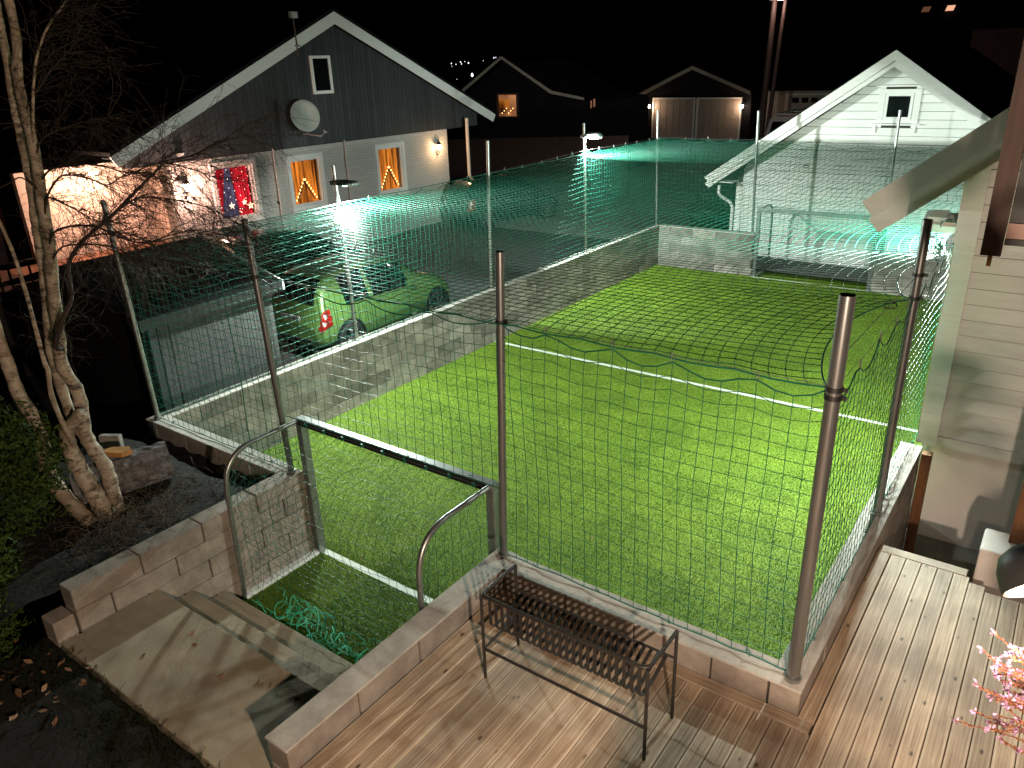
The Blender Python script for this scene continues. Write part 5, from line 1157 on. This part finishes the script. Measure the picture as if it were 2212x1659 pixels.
# conifer shrub, log, wood, litter
leaf_cloud('conifer_shrub', 'dense green conifer shrub in the lower left corner', 'shrub', [(-2.75, -2.2, 1.35, .75, .55, .75, 4), (-1.9, -2.85, 1.0, .55, .5, .6, 3), (-2.3, -1.9, 1.7, .35, .3, .5, 1.2), (-1.45, -3.0, .75, .35, .4, .35, 1.5)], 26000, .028, 'needle', (-2.6, -2.3, .9))
lg = thing('log', (-2.2, -.98, 1.05), 'thick grey barked log lying behind the birch', 'log')
n = 26; a = MB(); ax0 = Vector((-2.52, -1.50, 1.08)); ax1 = Vector((-2.17, -.66, 1.13)); d = (ax1-ax0).normalized(); u_ = d.orthogonal().normalized(); v_ = d.cross(u_); vs = []; rows = 14
for j in range(rows):
    c = ax0.lerp(ax1, j/(rows-1))
    for i in range(n):
        t_ = i/n*math.tau; rr_ = .19*(1+.06*math.sin(i*2.9)+random.uniform(-.05, .05)); vs.append(c+(u_*math.cos(t_)+v_*math.sin(t_))*rr_)
a.add(vs, [(j*n+i, j*n+(i+1) % n, (j+1)*n+(i+1) % n, (j+1)*n+i) for j in range(rows-1) for i in range(n)]); a.build('bark', 'log', lg)
a = MB(); a.add(vs[-n:], [tuple(range(n))]); a.build('cut_end', 'cutwood', lg)
a = MB(); a.prism([(-2.52, -1.2), (-2.28, -1.08), (-2.26, -.98), (-2.36, -.95), (-2.5, -1.06)], 'z', 1.30, 1.35); tag(a.build('split_log', 'cutwood'), 'orange piece of split wood on top of the grey log', 'firewood')
a = MB(); a.prism([(-2.95, -.98), (-2.75, -.86), (-2.79, -.80), (-2.98, -.92)], 'z', .95, 1.32); tag(a.build('stone_slab', 'block', bevel=.01), 'pale stone slab leaning behind the birch trunk', 'stone')
# dry stems and litter at the foot of the birch
gs = []
for k in range(520):
    p = Vector((-1.75+random.gauss(0, .3), -1.4+random.gauss(0, .34), .93)); p.x = min(p.x, -1.2)
    gs.append(grow(p, Vector((random.gauss(0, .5), random.gauss(0, .5), 1)).normalized(), random.uniform(.1, .38), droop=.28, wig=.18))
tag(np_mesh('dry_grass', *np_tubes(np.array([[list(q) for q in pts] for pts in gs]), .0022, 3), 'deadgrass'), 'tangle of dead stems round the foot of the birch', 'grass', kind='stuff')
gs = []
for k in range(2600):
    if k % 2: p = Vector((random.uniform(-1.2, 1.75), -2.5-abs(random.gauss(0, .25)), .56))
    else: p = Vector((random.uniform(-3.4, -1.2), random.uniform(-3.6, -1.7), .9))
    gs.append(grow(p, Vector((random.gauss(0, .5), random.gauss(0, .4), 1)).normalized(), random.uniform(.04, .13), n=5, droop=.2))
tag(np_mesh('rough_grass', *np_tubes(np.array([[list(q) for q in pts] for pts in gs]), .002, 3), 'rough'), 'dark rough grass along the lower edge of the path', 'grass', kind='stuff')
lm = MB(); lm.add([(0, -.045, 0), (.022, -.012, .008), (.016, .025, .004), (0, .05, .012), (-.018, .022, .003), (-.022, -.014, .01)], [(0, 1, 2, 3), (0, 3, 4, 5)])
lme = bpy.data.meshes.new('fallen_leaf'); lme.from_pydata(lm.v, [], lm.f); lme.materials.append(M['leaf'])
for k in range(60):
    o = bpy.data.objects.new('fallen_leaf', lme); COL.objects.link(o)
    if k < 38: o.location = (random.gauss(-.75, .3), random.gauss(-2.95, .3), .62); 
    elif k < 46: o.location = (random.uniform(-.8, 1.4), random.uniform(-2.4, -1.7), .604)
    else: o.location = (random.uniform(-.8, 1.5), random.uniform(-.9, 2.6), .03); o.scale = (.45,)*3
    if k < 46: o.scale = (random.uniform(.5, 1),)*3
    o.rotation_euler = (random.gauss(0, .25), random.gauss(0, .25), random.uniform(0, 6.28))
    tag(o, 'brown leaf in the litter at the lower left' if k < 38 else ('small brown leaf on the concrete path' if k < 46 else 'tiny pale leaf on the turf by the near goal'), 'leaf', ('leaves in the litter', 'leaves on the path', 'leaves on the turf')[0 if k < 38 else 1 if k < 46 else 2])

# added shrub and glowing dots, standing in for lamp glints on the parked cars
leaf_cloud('shrub', 'small added shrub under the glowing car glint dots before the big house', 'shrub', [(-9.4, 6.0, .85, .4, .4, .5, 1)], 1500, .05, 'hedge', (-9.4, 6.0, .12))
fs_ = thing('car_glints', (-9.4, 6.0, 1.2), 'gold and white glowing dots standing in for glints on the parked car', 'lights')
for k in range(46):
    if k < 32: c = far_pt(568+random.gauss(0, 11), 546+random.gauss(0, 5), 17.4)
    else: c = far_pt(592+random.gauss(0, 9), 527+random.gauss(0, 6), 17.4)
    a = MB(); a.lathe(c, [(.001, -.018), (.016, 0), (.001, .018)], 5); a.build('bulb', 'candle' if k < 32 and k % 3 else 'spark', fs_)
for i, (px, py, mk, r_, lb) in enumerate(((983, 415, 'candle', .09, 'orange glowing dot for a car glint left of the white one beyond the net'), (994, 413, 'candle', .06, 'small glowing dot for a car glint beside the larger orange one'), (1024, 409, 'spark', .09, 'white glowing dot for a car glint low beside the salmon pillar'), (1036, 407, 'spark', .07, 'smaller white glowing dot for a car glint by the far net post'))):
    c = far_pt(px, py, 24.5); a = MB(); a.lathe(c, [(.001, -r_*.6), (r_, -r_*.2), (r_, r_*.2), (.001, r_*.6)], 10); tag(a.build('glint_dot', mk), lb, 'light', 'glowing car glint dots on the far driveway')  # glowing discs added where lamps glint off the far car

leaf_cloud('heather', 'assumed heather clump out of view below the viewpoint, added to shade the deck', 'plant', [(5.0, -2.86, 2.42, .17, .15, .16, 3), (4.86, -2.9, 2.38, .12, .12, .13, 1), (5.18, -2.8, 2.4, .13, .12, .16, 1.4)], 1500, .03, 'heather_stem', (5.0, -2.86, 2.2))  # unseen heather clump assumed here, added to cast the jagged shadow on the deck
